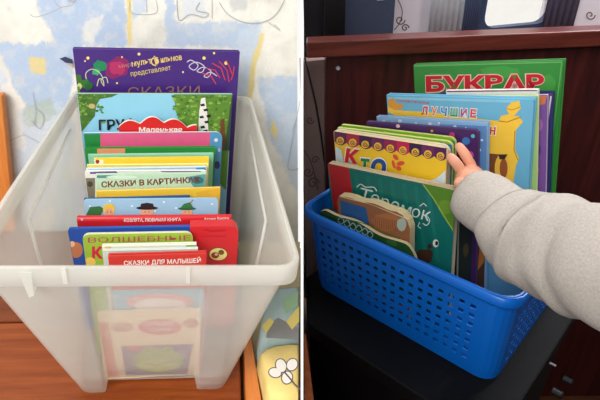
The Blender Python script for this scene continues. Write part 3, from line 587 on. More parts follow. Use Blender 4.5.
# ------------------------------------------------------------------ right: panel, things behind it, black speaker
MAHO = wood((46, 18, 20), (82, 32, 30), .38, (26, 26, 1.6), 'mahogany')
RAIL = wood((80, 34, 28), (114, 52, 42), .3, (3, 40, 40), 'mahogany_rail')
PYL = .245
t = thing('wooden_cabinet', 'dark mahogany cabinet back with a thick top rail behind the blue basket', 'cabinet', R.mat((.3, PYL, 0)))
px0 = R.aty(326, 120, PYL)[0]; q = [R.aty(303, 40, PYL-.022), R.aty(303, 56.5, PYL-.022), R.aty(600, 22, PYL-.022), R.aty(600, 41, PYL-.022)]
ztop, zbot = R.aty(440, 32.5, PYL-.022)[2], R.aty(440, 50.5, PYL-.022)[2]
sl = .018
m = MB(); X0, X1 = px0-.3, 1.13-.3
fl = lambda x, y: to_floor(R, [(x+.3, y+PYL, 0)])[0][2]
slope = lambda x: -.053*(x+.064)
top = [A((X0, 0, zbot+slope(X0)-.002)), A((X1, 0, zbot+slope(X1)-.002)), A((X1, .022, zbot+slope(X1)-.002)), A((X0, .022, zbot+slope(X0)-.002))]; bot = [A((p[0], p[1], to_floor(R, [(p[0]+.3, p[1]+PYL, 0)])[0][2])) for p in top]
for p_, b_ in zip(top, bot): b_[0] = p_[0]+(to_floor(R, [(p_[0]+.3, p_[1]+PYL, 0)])[0][0]-p_[0]-.3)
m.solid(top, bot, MAHO); m.build('back_panel', t)
m = MB(); xl = R.tolocal(plane_pt(R.toworld((.05, PYL-.022, 0))[1], R.toworld((.05, 0, .2))[2], 1))[0]+.008-.3
v0 = [(xl, -.022, zbot+slope(xl)-.002), (X1, -.022, zbot+slope(X1)-.002), (X1, .024, zbot+slope(X1)-.002), (xl+.006, .024, zbot+slope(xl)-.002)]
v1 = [(x, y, z+(ztop-zbot)*.90) for x, y, z in v0]
m.solid([A(p) for p in v1], [A(p) for p in v0], RAIL); m.build('top_rail', t, bevel=.003)
sq = R.aty(338, 68, PYL)-A((.3, PYL, 0)); m = MB(); m.tube([(sq[0], .0, sq[2]), (sq[0], -.004, sq[2])], [.0045, .0035], mat((196, 200, 206), .25, .03, 20, .8), 12); m.build('screw', t, label='small silver screw')
# rear ledge carrying what stands behind the panel
zl = .100
m = MB(); xa = R.tolocal(plane_pt(R.toworld((.06, .27, 0))[1], R.toworld((.05, 0, .1))[2], 1))[0]+.012
top = [A((xa+.035-.3, .09, zl)), A((X1, .09, zl)), A((X1, .37, zl)), A((xa+.06-.3, .37, zl))]
bot = [p+0 for p in to_floor(R, [p+A((.3, PYL, 0)) for p in top])]; bot = [p-A((.3, PYL, 0)) for p in bot]
m.solid(top, bot, MAHO); m.build('rear_body', t)
BLK = mat((15, 15, 18), .4, .1, 30); BLK2 = mat((34, 34, 40), .3, .08, 30)
# monitor
e = R.aty(345, 37.5, .42); e2 = R.aty(324, 31, .42); xl_ = R.tolocal(plane_pt(R.toworld((.07, .44, 0))[1], R.toworld((.05, 0, .2))[2], 1))[0]+.006
t = thing('monitor', 'black monitor cut off at the upper left above the cabinet rail', 'monitor', R.mat(((xl_+e[0])/2, .44, zl+.0008)))
cx = (xl_+e[0])/2; hw = (e[0]-xl_)/2
m = MB(); bw = e[0]-e2[0]; m.box(-hw, hw, -.02, .02, .004, .016, BLK); m.box(hw-bw, hw, -.02, .02, .016, .2, BLK); m.box(-hw, hw-bw, -.02, .02, .19, .2, BLK); m.box(-hw, hw-bw, 0, .02, .016, .19, BLK); m.build('frame', t, bevel=.0015)
m = MB(); m.box(-hw, hw-bw, -.004, 0, .0165, .19, BLK2); m.build('screen', t)
m = MB(); m.box(-hw*.6, hw*.6, -.06, .018, 0, .004, BLK); m.build('stand', t)
# blue grey box
c0, c1, c2 = R.aty(331, -2, .47), R.aty(347, 37, .47), R.aty(391, 36, .47)
bxm = mat((66, 76, 100), .5, .08, 60); cx = (c1[0]+c2[0])/2; hw = (c2[0]-c1[0])/2; zl2 = zl+.0008
t = thing('storage_case', 'dark blue grey case beside the black monitor above the rail', 'case', R.mat((cx+.004, .47, zl2)))
m = MB(); ol = [(-hw, .0), (hw, .0), (hw, .25), (c0[0]-cx-.004, .25)]; m.prism(ol, 0, .12, bxm); m.build('body', t, bevel=.004)
m = MB(); m.box(hw*.2, hw*.5, -.004, .0, .15, .17, mat((150, 160, 176), .3, .05, 20)); m.build('latch', t)
# curtains round the window
def curtain(name, label, x0, x1, y, c, amp, k, top=.45):
    m = MB(); n = 40; z0 = zl+.003-R.O[2]*0
    f_ = [(x0+(x1-x0)*i/n, y+amp*math.sin(i*k), 0) for i in range(n+1)]; mm = mat(c, .9, .12, 60)
    m.loft([[(p[0], p[1]-.001, z0) for p in f_], [(p[0], p[1]-.001, top) for p in f_], [(p[0], p[1]+.001, top) for p in f_], [(p[0], p[1]+.001, z0) for p in f_]], mm, False, False, True)
    cx = (x0+x1)/2; m.v = [(x-cx, yy-y, z-z0) for x, yy, z in m.v]
    tag(m.build(name, matrix=R.mat((cx, y, z0)), smooth=True), label, 'curtain', 'curtains by the window')
curtain('curtain', 'pale grey blue patterned curtain left of the bright window', R.aty(429, 20, .585)[0], R.aty(462, 20, .585)[0], .585, (214, 220, 228), .0014, .9)
curtain('curtain', 'narrow slate blue curtain touching the window frame', R.aty(463, 20, .575)[0], R.aty(479, 20, .575)[0], .575, (84, 98, 134), .0012, 1.1)
curtain('curtain', 'dark lavender curtain right of the bright window', R.aty(543, 20, .585)[0], R.aty(575, 20, .585)[0], .585, (96, 90, 114), .0016, .8)
# black cable down the wallpaper
cb = [R.aty(x, y, .288) for x, y in [(305, 58), (309, 75), (316, 105), (321, 135), (325, 165), (327, 195)]]
dr = cb[-1]+A((0, 0, -.5)); cb2 = cb+[cb[-1]+A((.005, 0, -.06)), cb[-1]+A((.01, 0, -.3))]
o = A((cb[0][0], .288, cb[0][2]))
# black speaker under the basket
pu = lambda u, v, z: BK.tolocal(R.toworld(R.M.T@(BK.toworld((u, v, z))-R.O)))
v1_ = BK.atz(352, 352, -RH-.001)[1]; U1 = BK.atz(545, 365, -RH-.001)[0]; zt = -RH-.001
def part_u(v, z):                                # u where the partition crosses
    lo, hi = -1.0, 1.0
    for _ in range(50):
        mid = (lo+hi)/2; Pw = BK.toworld((mid, v, z)); X = plane_pt(Pw[1], Pw[2], 1)[0]
        if Pw[0] < X: lo = mid
        else: hi = mid
    return hi
def pv(u, z):
    lo, hi = -1.5, 1.0
    for _ in range(50):
        mid = (lo+hi)/2; Pw = BK.toworld((u, mid, z)); X = plane_pt(Pw[1], Pw[2], 1)[0]
        if Pw[0] < X: lo = mid
        else: hi = mid
    return hi
VB = .285
SPK = mat((7, 7, 8), .6, .3, 120, .2, bump=.5, bscale=500); SPF = mat((5, 5, 6), .7, .2, 60, .2)
ua = max(part_u(v1_, zt), part_u(v1_, zt-.04))+.012; vb = max(pv(-.012, zt), pv(-.012, zt-.04))+.012
t = thing('speaker_cabinet', 'black textured amplifier cabinet with side knobs under the blue basket', 'speaker', BK.mat((.18, .1, zt)))
tv = lambda p: A(p)-A((.18, .1, zt))
vb = max(vb, v1_+.01) 
top = [(ua, v1_, zt), (U1, v1_, zt), (U1, VB, zt), (-.012, VB, zt), (-.012, vb, zt)]
m = MB(); m.solid([tv(p) for p in top], [tv((x, y, zt-.03)) for x, y, z in top], SPK); m.build('top_board', t, bevel=.003)
Hs = .085; low = [(max(ua, part_u(v1_+.012, zt-.03)+.02, part_u(v1_+.012, zt-.1)+.02, part_u(v1_+.012, zt-.75)+.01), v1_+.012, 0), (U1-.01, v1_+.012, 0), (U1-.01, VB-.01, 0), (.02, VB-.01, 0)]
dd = max(pv(.02, zt-.7), pv(.02, zt-.03), pv(.02, zt-.3))+.02; low.append((.02, max(dd, v1_+.02), 0))
flo = to_floor(BK, [(x, y, zt-.03) for x, y, z in low])
m = MB(); m.solid([tv((x, y, zt-.031)) for x, y, z in low], [tv(p) for p in flo], SPF); m.build('body', t)
for (px, py, r, l_, mm, nm) in [(573, 383,   .0105, .022, mat((26, 26, 30), .4, .08, 30), 'knob'), (563, 396,   .0105, .022, mat((26, 26, 30), .4, .08, 30), 'knob'), (556, 366, .0022, .012, mat((150, 152, 160), .3, .05, 20, .8), 'screw')]:
    q = tv(BK.atx(px, py, U1-.01+l_)); q[0] = U1-.01-.18; m = MB(); m.tube([q, q+A((l_*.85, 0, 0)), q+A((l_, 0, 0))], [r, r*.9, r*.75], mm, 16); m.build(nm, t, smooth=False)
m = MB(); m.tube([p-o for p in cb2], .0022, BLK, 8); tag(m.build('cable', matrix=R.mat(o), smooth=True), 'thin black cable hanging down the wallpaper left of the cabinet', 'cable')
# orange board at the lower left
zb = zt-.012
p1, p2 = R.atz(305.3, 334, zb), R.atz(313.5, 402, zb); dv = p2-p1
ya = p1[1]; yb_ = p2[1]-.02
xs_ = lambda y, z: R.tolocal(plane_pt(R.toworld((.0, y, z))[1], R.toworld((.0, y, z))[2], 1))[0]+.003
top = [A((xs_(yb_, zb-.0), yb_, zb)), A((p2[0]-.0, yb_, zb)), A((p1[0]+.001, ya, zb)), A((xs_(ya, zb), ya, zb))]
top[0][0] = min(top[0][0], top[1][0]-.004); c_ = sum(top)/4
m = MB(); m.solid([p-c_ for p in top], [p-c_ for p in to_floor(R, [p+A((.006, 0, -.0)) for p in top])], wood((150, 76, 36), (190, 108, 56), .4, (30, 30, 3), 'orange_board'))
tag(m.build('wooden_board', matrix=R.mat(c_)), 'upright orange brown board in the lower left corner beside the black amplifier', 'board')
# ------------------------------------------------------------------ blue basket
BLU = mat((3, 100, 198), .32, .05, 12, .45); LX, WYB, BT = .3576, .2767, .0075
def bring(z, off=0.0, ins=.006, cells=True):
    s_ = -z/RH; i_ = ins+BT*s_-off; r = .030-.004*s_
    x0, x1, y0, y1 = i_-.010*(1-s_), LX-i_+BT*s_*.7, i_, WYB-i_; pts = []; solid = []
    def side(p, q, n):
        L_ = math.dist(p, q)
        us = []
        for k in range(n): us += [(k+.26)/n, (k+.74)/n]
        out = [(p[0]+(q[0]-p[0])*u, p[1]+(q[1]-p[1])*u, z) for u in [0]+us+[1]]
        return out
    def arc(cx, cy, a0, n=5): return [(cx+r*math.cos(math.radians(a0+90*i/n)), cy+r*math.sin(math.radians(a0+90*i/n)), z) for i in range(1, n)]
    sA = side((x0+r, y0), (x1-r-.012, y0), 18); sA.append((x1-r, y0, z)); sB = side((x1, y0+r+.004), (x1, y1-r-.004), 12); sC = side((x1-r, y1), (x0+r, y1), 18); sD = side((x0, y1-r), (x0, y0+r), 12)
    pts = []; hole = []
    for sd, c in [(sA, arc(x1-r, y0+r, 270)), (sB, arc(x1-r, y1-r, 0)), (sC, arc(x0+r, y1-r, 90)), (sD, arc(x0+r, y0+r, 180))]:
        n0 = len(pts); pts += sd; nh = len(sd)
        for j in range(nh): hole.append(j % 2 == 1 and j+1 < nh-1+0 and j <= (nh-2))
        pts += c; hole += [False]*len(c)
    return pts, hole
t = thing('basket', 'blue perforated plastic basket of picture books on the black amplifier', 'basket', BK.mat((LX/2, WYB/2, -RH)))
tb = lambda P: [(x-LX/2, y-WYB/2, z+RH) for x, y, z in P]
rows = 7; z0r, z1r = -.030, -.150
zs = [0, -.018]
holerow = [False]
for k in range(rows):
    zc0 = z0r+(z1r-z0r)*(k+.27)/rows; zc1 = z0r+(z1r-z0r)*(k+.73)/rows; zs += [zc0, zc1]; holerow += [False, True]
zs += [-.157, -.158, -RH+.004, -RH]; holerow += [False]*4
m = MB(); R_ = [bring(z, -.0015 if z <= -.158 else 0) for z in zs]; hl = R_[0][1]; n = len(hl); v = [p for r_ in R_ for p in tb(r_[0])]; f = []
for i in range(len(zs)-1):
    for j in range(n):
        if holerow[i] and hl[j]: continue
        f.append((i*n+j, (i+1)*n+j, (i+1)*n+(j+1) % n, i*n+(j+1) % n))
m.add(v, f, BLU); o2 = m.build('lattice_wall', t); sd = o2.modifiers.new('thickness', 'SOLIDIFY'); sd.thickness = .0022; sd.offset = -1
m = MB(); rb_ = bring(-RH+.0005, -.0025)[0]; m.solid([(x, y, z+.002) for x, y, z in tb(rb_)], tb(rb_), BLU); m.build('base', t)
m = MB(); rr = []
for z, off in [(-.001, 0), (.0015, .001), (.002, .003), (.0005, .006), (-.012, .0065), (-.0135, .006), (-.0135, .0045), (-.003, .0035), (-.003, .0005)]:
    rr.append(tb([(x, y, z) for x, y, _ in bring(-.0001, off)[0]]))
m.loft(rr, BLU, True, False, True); m.build('rim', t, smooth=True)
# ------------------------------------------------------------------ books in the basket
GR = 'picture books standing in the blue basket'; FLR = -RH+.0032
def rbook(name, label, TL, TR, v0, t, kind, cover, **k): return book(name, label, GR, BK, TL, TR, v0, t, kind, cover, floor=FLR, **k)
D = math.radians
b = rbook('alphabet_book', 'big green primer with red title letters, rearmost in the blue basket', (413.5, 65), (563.5, 60.5), .214, .012, 'hard', (52, 134, 56), yaw=D(2), spine=(40, 112, 46))
a = b.art
for x, y, rx, ry in [(440, 80, 14, 8), (500, 72, 20, 6), (548, 90, 8, 16), (470, 84, 16, 6)]: a.oval(x, y, rx, ry, ink(66, 150, 64), 14, jag=.2)
a.stroke([(414, 66), (562, 62)], 1, ink(110, 180, 100)); a.stroke([(562, 62), (546, 190)], 1.4, ink(86, 164, 84))
a.text('БУКВАР', (425.5, 91.5), (545, 89.5), 15.0, ink(240, 190, 180), .075, mb=b.title); a.text('БУКВАР', (426, 91), (544.5, 89), 14.2, ink(196, 36, 44), .045, mb=b.title); done(b)
b = rbook('picture_book', 'dark navy hardback edge behind the purple one in the basket', (440, 93), (553.5, 92), .197, .007, 'hard', (44, 50, 104), yaw=D(2)); b.art.poly([(548, 93), (553, 93), (549, 120), (545, 118)], ink(90, 60, 120)); b.art.stroke([(551, 96), (545, 140), (540, 180)], 1.5, ink(226, 222, 220)); done(b)
b = rbook('picture_book', 'purple book with an orange patch between white and navy ones in the basket', (430, 97), (547.5, 95), .186, .007, 'paper', (126, 84, 158), yaw=D(2), pages=(226, 222, 226)); a = b.art; a.poly([(536, 96), (547, 95.5), (545, 104), (535, 106)], ink(206, 120, 84)); a.oval(540, 125, 3, 6, ink(160, 110, 170), 10); a.oval(538, 150, 3, 6, ink(90, 64, 130), 10); a.oval(536, 170, 3, 5, ink(210, 130, 100), 10); done(b)
b = rbook('picture_book', 'white paged book standing above the blue title cover in the basket', (446, 90.5), (538, 89.5), .176, .006, 'paper', (214, 214, 214), pages=(244, 242, 240), yaw=D(2)); b.art.stroke([(447, 91.5), (537, 90.5)], 1.2, ink(120, 60, 70)); b.art.rect(530, 96, 540, 200, ink(226, 230, 228)); done(b)
b = rbook('picture_book', 'pale green book showing right of the blue title cover in the basket', (420, 97), (538, 95.5), .167, .006, 'paper', (168, 204, 122), yaw=D(2), pages=(236, 238, 226)); b.art.stroke([(536, 98), (524, 200)], 2.4, ink(232, 236, 230)); b.art.oval(529, 130, 2, 5, ink(120, 170, 70), 10); b.art.oval(526, 160, 2, 5, ink(110, 180, 190), 10); done(b)
b = rbook('picture_book', 'light blue book with a yellow scroll and coloured title letters', (386.5, 95), (534, 99.5), .150, .012, 'hard', (106, 176, 208), yaw=D(2), pages=(240, 236, 232))
a = b.art; SCY = ink(240, 196, 66)
a.poly([(388, 97), (520, 100), (520, 103), (388, 99)], ink(136, 196, 222))
a.poly([(388, 100), (393, 98), (396, 103), (404, 105), (402, 109), (394, 110), (389, 107)], ink(222, 150, 50)); a.poly([(388, 106), (394, 110), (430, 112), (470, 118), (499, 121), (501, 116), (509, 114), (506, 108), (512, 102), (519, 101), (521, 108), (514, 116), (519, 116), (523, 122), (516, 130), (515, 150), (519, 158), (516, 166), (512, 190), (440, 190), (440, 140), (388, 112)], SCY)
a.stroke([(499, 121), (507, 122), (521, 117)], 1, ink(176, 120, 40)); a.stroke([(515, 131), (514, 150), (518, 160)], 1, ink(180, 124, 44)); a.stroke([(506, 108), (512, 110), (520, 107)], .8, ink(190, 130, 50))
a.text('Сергей Михалков', (397, 101.6), (429, 104), 2.6, ink(196, 70, 90), .01, mb=b.title)
cols = [(206, 40, 52), (238, 120, 40), (40, 130, 190), (60, 150, 70), (190, 50, 120), (226, 60, 60)]
for i, ch in enumerate('ЛУЧШИЕ'):
    x = 421.5+i*9.6+(.8 if i > 3 else 0); y = 114.2+i*.55
    a.text(ch, (x-.5, y+.5), (x+(8 if ch == 'Ш' else 6.8), y+.9), 8.6, W_, .075, mb=b.title); a.text(ch, (x, y), (x+(7.4 if ch == 'Ш' else 6), y+.4), 7.8, ink(*cols[i]), .035, mb=b.title)
for i, ch in enumerate('СКАЗКИН'):
    x = 447+i*7.2; y = 131+i*.5
    a.text(ch, (x-.4, y+.4), (x+6.2, y+.8), 8.4, W_, .075, mb=b.title); a.text(ch, (x, y), (x+5.4, y+.4), 7.4, ink(206, 44, 50), .035, mb=b.title)
BR = ink(124, 72, 40); a.poly([(489, 153), (500, 154), (507, 160), (505, 178), (488, 190)], BR); a.oval(502, 168, 7, 14, ink(236, 186, 70), 18); a.oval(504, 168, 4, 10, ink(150, 84, 46), 14); a.poly([(499, 154), (508, 154), (505, 159), (500, 159)], ink(60, 44, 44)); done(b)
b = rbook('picture_book', 'light blue snowflake book in front of the yellow scroll cover', (376.5, 116.5), (487.5, 123), .134, .009, 'hard', (138, 180, 218), yaw=D(2), pages=(236, 236, 238))
a = b.art; a.poly([(440, 124), (487, 126), (486, 200), (440, 200)], ink(96, 140, 196))
for x, y, r in [(384, 121, 1.5), (392, 122, 1), (400, 121, 2), (416, 123, 1.2), (430, 124, 2), (439, 123, 1.2), (455, 127, 2), (466, 128, 1.2), (478, 131, 2), (482, 140, 1.4), (471, 137, 1.2), (480, 150, 1.5)]: a.oval(x, y, r, r*.9, ink(214, 228, 240), 8)
a.poly([(470, 205), (490, 205), (484, 300), (462, 300)], ink(84, 60, 44)); a.stroke([(476, 205), (471, 300)], 2, ink(196, 200, 196)); a.poly([(480, 240), (486, 232), (484, 262), (478, 270)], ink(196, 120, 50))
done(b)
b = rbook('picture_book', 'dark purple book with stars behind the lime green ones', (366, 121.5), (478.5, 130.5), .121, .008, 'board', (70, 36, 96), yaw=D(2), pages=(80, 60, 110), rad=(.002, .006, 0, 0))
a = b.art
for x, y, r, c in [(398, 126, 2, (226, 190, 214)), (432, 131, 1.4, (220, 160, 60)), (452, 135, 3, (190, 60, 120)), (466, 141, 4, (60, 120, 190)), (473, 136, 2, (90, 190, 210)), (470, 155, 4, (200, 80, 150)), (474, 170, 3, (70, 80, 160))]: a.oval(x, y, r, r, ink(*c), 10)
a.poly([(452, 200), (474, 200), (470, 300), (448, 300)], ink(34, 44, 46)); a.stroke([(459, 205), (457, 300)], 1.6, ink(150, 156, 150)); a.oval(466, 250, 3, 8, ink(80, 70, 50), 10, jag=.2)
done(b)
b = rbook('picture_book', 'lime green thin board book, rear one of the lime pair', (341, 124.5), (455.5, 138), .1085, .0065, 'board', (132, 186, 44), yaw=D(2), pages=(206, 214, 120), rad=(.002, .009, 0, 0)); b.art.poly([(446, 139), (455, 141), (454, 200), (447, 200)], ink(70, 150, 90)); done(b)
b = rbook('picture_book', 'lime green thin board book, front one of the lime pair', (337, 127.5), (452.5, 142), .0985, .0065, 'board', (146, 192, 52), yaw=D(2), pages=(214, 220, 130), rad=(.002, .009, 0, 0)); b.art.poly([(440, 142), (452, 145), (451, 200), (442, 200)], ink(50, 130, 170)); b.art.oval(447, 160, 3, 4, ink(230, 200, 60), 10); done(b)
b = rbook('picture_book', 'yellow board book with a purple and red spiral border and large letters', (333.5, 131), (447, 148), .076, .015, 'board', (244, 200, 40), yaw=D(2), pages=(214, 196, 160), rad=(.002, .012, .004, .002))
a = b.art; pt0 = lambda u, d: (334+u*113, 132+u*17+d)
for i, c in enumerate([(96, 34, 84), (176, 34, 70), (64, 30, 74), (110, 36, 92), (150, 34, 84), (200, 36, 84), (60, 30, 78), (108, 40, 96), (84, 32, 84)]):
    u0, u1 = i/9, (i+1)/9; q = [pt0(u0, -2), pt0(u1, -2), pt0(u1, 9)]+[pt0(u0+(u1-u0)*(1-k/6), 9+3.5*math.sin(math.pi*k/6)) for k in range(1, 6)]+[pt0(u0, 9)]; a.poly(q, ink(*c))
for i in range(9): p = pt0((i+.5)/9, 7.6); a.oval(p[0], p[1], 3.9, 3.9, ink(242, 192, 60), 12); a.spiral(p[0], p[1], 2.7, ink(120, 50, 60), .8)
LB = ink(206, 224, 234); a.poly([(336, 146), (342, 150), (344, 162), (339, 170), (336, 160)], LB); a.poly([(402, 196), (420, 184), (437, 178), (446, 170), (446, 215), (400, 215)], LB)
for ch, p, q, h, c in [('К', (345, 161), (358, 163), 12.5, (206, 34, 44)), ('Т', (360, 169.5), (369, 170.5), 11, (30, 130, 70)), ('О', (370, 173), (385, 176), 15, (30, 80, 150))]:
    a.text(ch, (p[0]-.8, p[1]+.8), (q[0]+.8, q[1]+.8), h+1.6, W_, .08, mb=b.title); a.text(ch, p, q, h, ink(*c), .06, mb=b.title)
for x, y, rx, ry, ro in [(396, 157, 3.5, 2, .9), (401, 163, 4, 2.2, -.2), (399, 168, 3, 2, .6), (394, 164, 1.4, 4.5, -.3)]: a.oval(x, y, rx, ry, ink(222, 80, 60), 12, rot=ro)
done(b)
b = rbook('fairy_tale_book', 'teal green board book with white curly title, in front of the spiral border', (327.5, 163.2), (456, 190.5), .053, .014, 'board', (16, 106, 98), yaw=D(3), pages=(206, 190, 154), rad=(.003, .008, .004, .002))
a = b.art; a.poly([(328, 163), (349, 168), (352, 190), (358, 215), (334, 210)], ink(176, 34, 38))
for x in range(356, 440, 12): a.stroke([(x, 168+(x-328)*.21), (x+4, 215), (x+10, 262)], 4, ink(20, 118, 106))
a.poly([(423, 183), (456, 190), (456, 232), (446, 218), (434, 198)], ink(84, 130, 36)); a.oval(446, 206, 7, 7, ink(104, 146, 44), 12, jag=.2); a.stroke([(423, 184), (434, 199), (446, 219), (456, 234)], 1.2, ink(150, 176, 60))
TC = ink(214, 230, 224)
for ch, x, y, w_, h in [('Т', 358, 199, 12, 12), ('е', 370, 202, 8, 12), ('р', 380, 206, 8, 12), ('е', 390, 209, 8, 12), ('м', 400, 213, 10, 12), ('о', 411, 216, 8, 12), ('к', 421, 219, 8, 13)]: a.text(ch, (x, y), (x+w_, y+w_*.26), h, TC, .0, mb=b.title)
for pts in [[(357, 187), (361, 184), (366, 187), (374, 187), (377, 191)], [(384, 210), (382, 216), (386, 217)], [(420, 206), (424, 203), (427, 206)], [(426, 214), (430, 220), (427, 225), (423, 223)], [(420, 222), (418, 226), (421, 228)]]: a.stroke(pts, .9, TC)
a.oval(436, 243, 3, 4, ink(230, 230, 220), 10); a.oval(437, 243, 1.6, 2.4, K_, 8); a.oval(430, 246, 2.4, 2.6, ink(60, 44, 40), 10); a.oval(425, 256, 8, 8, ink(70, 44, 34), 12, jag=.2); a.oval(413, 238, 4, 5, ink(10, 84, 84), 10); done(b)
def tabcut(bk):
    w2, h = bk.W/2, bk.h; p = [(-w2, h-.012), (-w2+.004, h-.003), (-w2+.016, h-.0005), (-w2+.03, h)]
    p += [(-w2+.03+(2*w2-.052)*i/10, h-.002*math.sin(i*.9)) for i in range(1, 11)]+[(w2-.012, h-.004), (w2-.004, h-.012), (w2, h-.024)]
    return p+[(w2, 0), (-w2, 0)]
b = rbook('picture_book', 'worn tan board book with stepped thick pages between green and teal covers', (337, 194), (410, 215), .031, .016, 'board', (150, 96, 60), yaw=D(1), pages=(214, 196, 152), outline=tabcut)
a = b.art; a.poly([(340, 200), (366, 208), (370, 228), (342, 222)], ink(40, 92, 150)); a.oval(386, 222, 14, 9, ink(176, 112, 66), 16, jag=.1); 
for i in range(14): a.stroke([(374+i*2, 216+i*.4), (372+i*2.4, 230)], .6, ink(120, 70, 44))
a.oval(402, 224, 5, 6, ink(176, 186, 170), 12, jag=.2); a.stroke([(340, 196), (372, 204), (408, 219)], 1.2, ink(222, 206, 166)); done(b)
def wavy(bk):
    w2, h = bk.W/2, bk.h; p = []
    for i in range(31):
        u = i/30; z = h-.002-.006*abs(math.sin(u*math.pi*2.1+.5))**2-.004*u; z -= max(0, (u-.86)/.14)**2*.03; z -= max(0, (.1-u)/.1)**2*.012; p.append((-w2+bk.W*u, z))
    return p+[(w2, 0), (-w2, 0)]
b = rbook('picture_book', 'dark green board book with wavy die cut top at the basket front', (320, 204.5), (421.5, 247.5), .0195, .0070, 'board', (36, 84, 40), yaw=D(1.5), pages=(214, 198, 158), outline=wavy, hmax=.125)
b.art.cl = None; a = b.art; LC = ink(176, 206, 206)
for x, y in [(338, 220), (344, 223), (350, 226), (356, 228), (362, 231), (367, 234)]: a.stroke([(x, y), (x+3, y-3), (x+6, y+1), (x+3, y+4), (x, y+1)], 1.0, LC)
a.stroke([(322, 212), (335, 217), (350, 220), (366, 224), (378, 230), (400, 238)], .8, ink(70, 120, 60)); a.oval(392, 243, 6, 3, ink(60, 110, 50), 10, rot=.4); done(b)
# ------------------------------------------------------------------ the reaching arm
def V(px, py, d): return Vector(CAM+ray(px, py)*d)
Pn = BK.toworld((.2, .1, .06)); 
dl = float((BK.M.T@(BK.toworld(BK.aty(452, 150, .0985))-CAM))@np.array(BK.M.T@ray(452, 150))/np.dot(ray(452, 150), ray(452, 150)))
dl -= .010
SKIN = mat((226, 160, 130), .5, .05, 60, .4)
body = V(505, 225, dl-.07)
verts, edges, rad = [], [], []
def chain(pts, rads, start=None):
    prev = start
    for p, r in zip(pts, rads):
        verts.append(tuple(p-body)); rad.append(r); i = len(verts)-1
        if prev is not None: edges.append((prev, i))
        prev = i
    return prev
dd_ = dl
wr = chain([V(600, 275, dd_-.20), V(545, 246, dd_-.13), V(496, 213, dd_-.055), V(480, 199, dd_-.035)], [.034, .032, .026, .022])
pl_ = chain([V(471, 187, dd_-.022), V(467.5, 178, dd_-.014)], [.022, .0185], wr)
hand_root = len(verts)-1; pw = len(verts)-2
chain([V(462, 170, dd_-.014), V(456.5, 163.5, dd_-.019), V(451.8, 158.3, dd_-.017), V(447.8, 154.6, dd_-.010)], [.0086, .0076, .0070, .0058], hand_root)      # index
chain([V(469, 166, dd_-.006), V(466.5, 157, dd_-.010), V(461.5, 149, dd_-.009), V(456.3, 143.3, dd_-.001)], [.0088, .0078, .0070, .0058], hand_root)    # middle
chain([V(471, 168, dd_+.003), V(468.5, 160, dd_+.004), V(464.5, 153.5, dd_+.005), V(460.5, 149, dd_+.007)], [.0080, .0070, .0062, .0052], hand_root)     # ring
chain([V(474, 173, dd_+.004), V(473, 167, dd_+.006), V(471, 161.5, dd_+.007), V(468.5, 158, dd_+.008)], [.0072, .0062, .0056, .0048], hand_root)   # little
chain([V(464, 188, dd_-.03), V(460, 183, dd_-.034), V(456.5, 178, dd_-.030)], [.0104, .0086, .0068], pw)   # thumb
me = bpy.data.meshes.new('person'); me.from_pydata(verts, edges, []); ob = bpy.data.objects.new('person', me); C.objects.link(ob); ob.location = body
sk_ = ob.modifiers.new('skin', 'SKIN'); 
for i, r in enumerate(rad): me.skin_vertices[0].data[i].radius = (r, r); me.skin_vertices[0].data[i].use_root = (i == 0)
sk_.use_smooth_shade = True; sb = ob.modifiers.new('smooth', 'SUBSURF'); sb.levels = 2; sb.render_levels = 2
me.materials.append(SKIN)
tag(ob, 'person reaching in from the right with a bare hand on the books, grey sleeve', 'person')
FLE = mat((180, 172, 164), .95, .16, 420, .1, bump=.35, bscale=260)
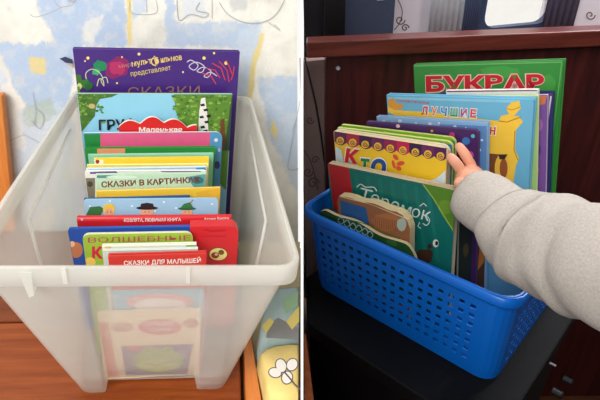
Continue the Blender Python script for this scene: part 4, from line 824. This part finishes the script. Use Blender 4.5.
cen = [(468, 189, -.030, .028), (472, 192, -.035, .0355), (479, 198, -.043, .0380), (488, 205, -.054, .0390), (497, 211, -.066, .0395), (504, 215.5, -.074, .0395), (509, 218.5, -.079, .0395), (512, 221, -.080, .0455), (517, 226, -.086, .0510), (525, 232, -.094, .0555), (535, 238.5, -.105, .0590), (547, 244.5, -.12, .0605), (560, 250, -.136, .061), (576, 256, -.155, .061), (594, 262, -.175, .061), (614, 269, -.198, .061), (660, 284, -.235, .061), (730, 300, -.27, .064), (800, 296, -.29, .068), (830, 240, -.30, .072), (840, 130, -.30, .076)]
cs = [V(x, y, dd_+d) for x, y, d, r in cen]; rs = [c[3] for c in cen]
# refine
pts, rr2 = [], []
for i in range(len(cs)-1):
    k = 3 if 7 <= i < 17 else 2
    for j in range(k): u = j/k; pts.append(cs[i].lerp(cs[i+1], u)); rr2.append(rs[i]+(rs[i+1]-rs[i])*u)
pts.append(cs[-1]); rr2.append(rs[-1])
rings = []; up = None; NS = 48
for i, p in enumerate(pts):
    tn = (pts[min(i+1, len(pts)-1)]-pts[max(i-1, 0)]).normalized()
    if up is None: up = (Vector((0, 0, 1))-tn*tn.z).normalized()
    up = (up-tn*up.dot(tn)).normalized(); sd_ = tn.cross(up); ring = []
    for j in range(NS):
        an = 2*math.pi*j/NS; s_ = i
        k = 1+.020*math.sin(3*an+s_*.55)+.018*math.sin(2*an-s_*.9+1)+.026*math.sin(5*an+s_*.35)*(.4+.6*math.sin(an) if i > 14 else .5)
        if i > 13: k += .030*math.sin(s_*1.15+2.2*math.sin(an+.6))*max(0, math.cos(an-2.6))
        dv = up*math.cos(an)+sd_*math.sin(an); near = dv.dot((Vector(CAM)-p).normalized()); lag = tn*(-.016*near*math.exp(-((i-15.5)/3.6)**2)*(1 if i > 12 else .3))
        ring.append(p-body+(up*math.cos(an)+sd_*math.sin(an))*rr2[i]*k+lag)
    rings.append(ring)
inner = [[p+(q-p)*.12+Vector((0, 0, 0)) for p, q in zip(r_, [sum(r_, Vector())/NS]*NS)] for r_ in rings[:6]]
m = MB(); m.loft(inner[::-1][:-1]+[inner[0]]+rings, FLE, True, False); n_ = NS
m.f.append(list(range((len(inner)+len(rings)-1)*NS, (len(inner)+len(rings))*NS))); m.mi.append(0)
so = m.build('sleeve', ob, smooth=True, label='light grey fleece sleeve with a turned cuff')
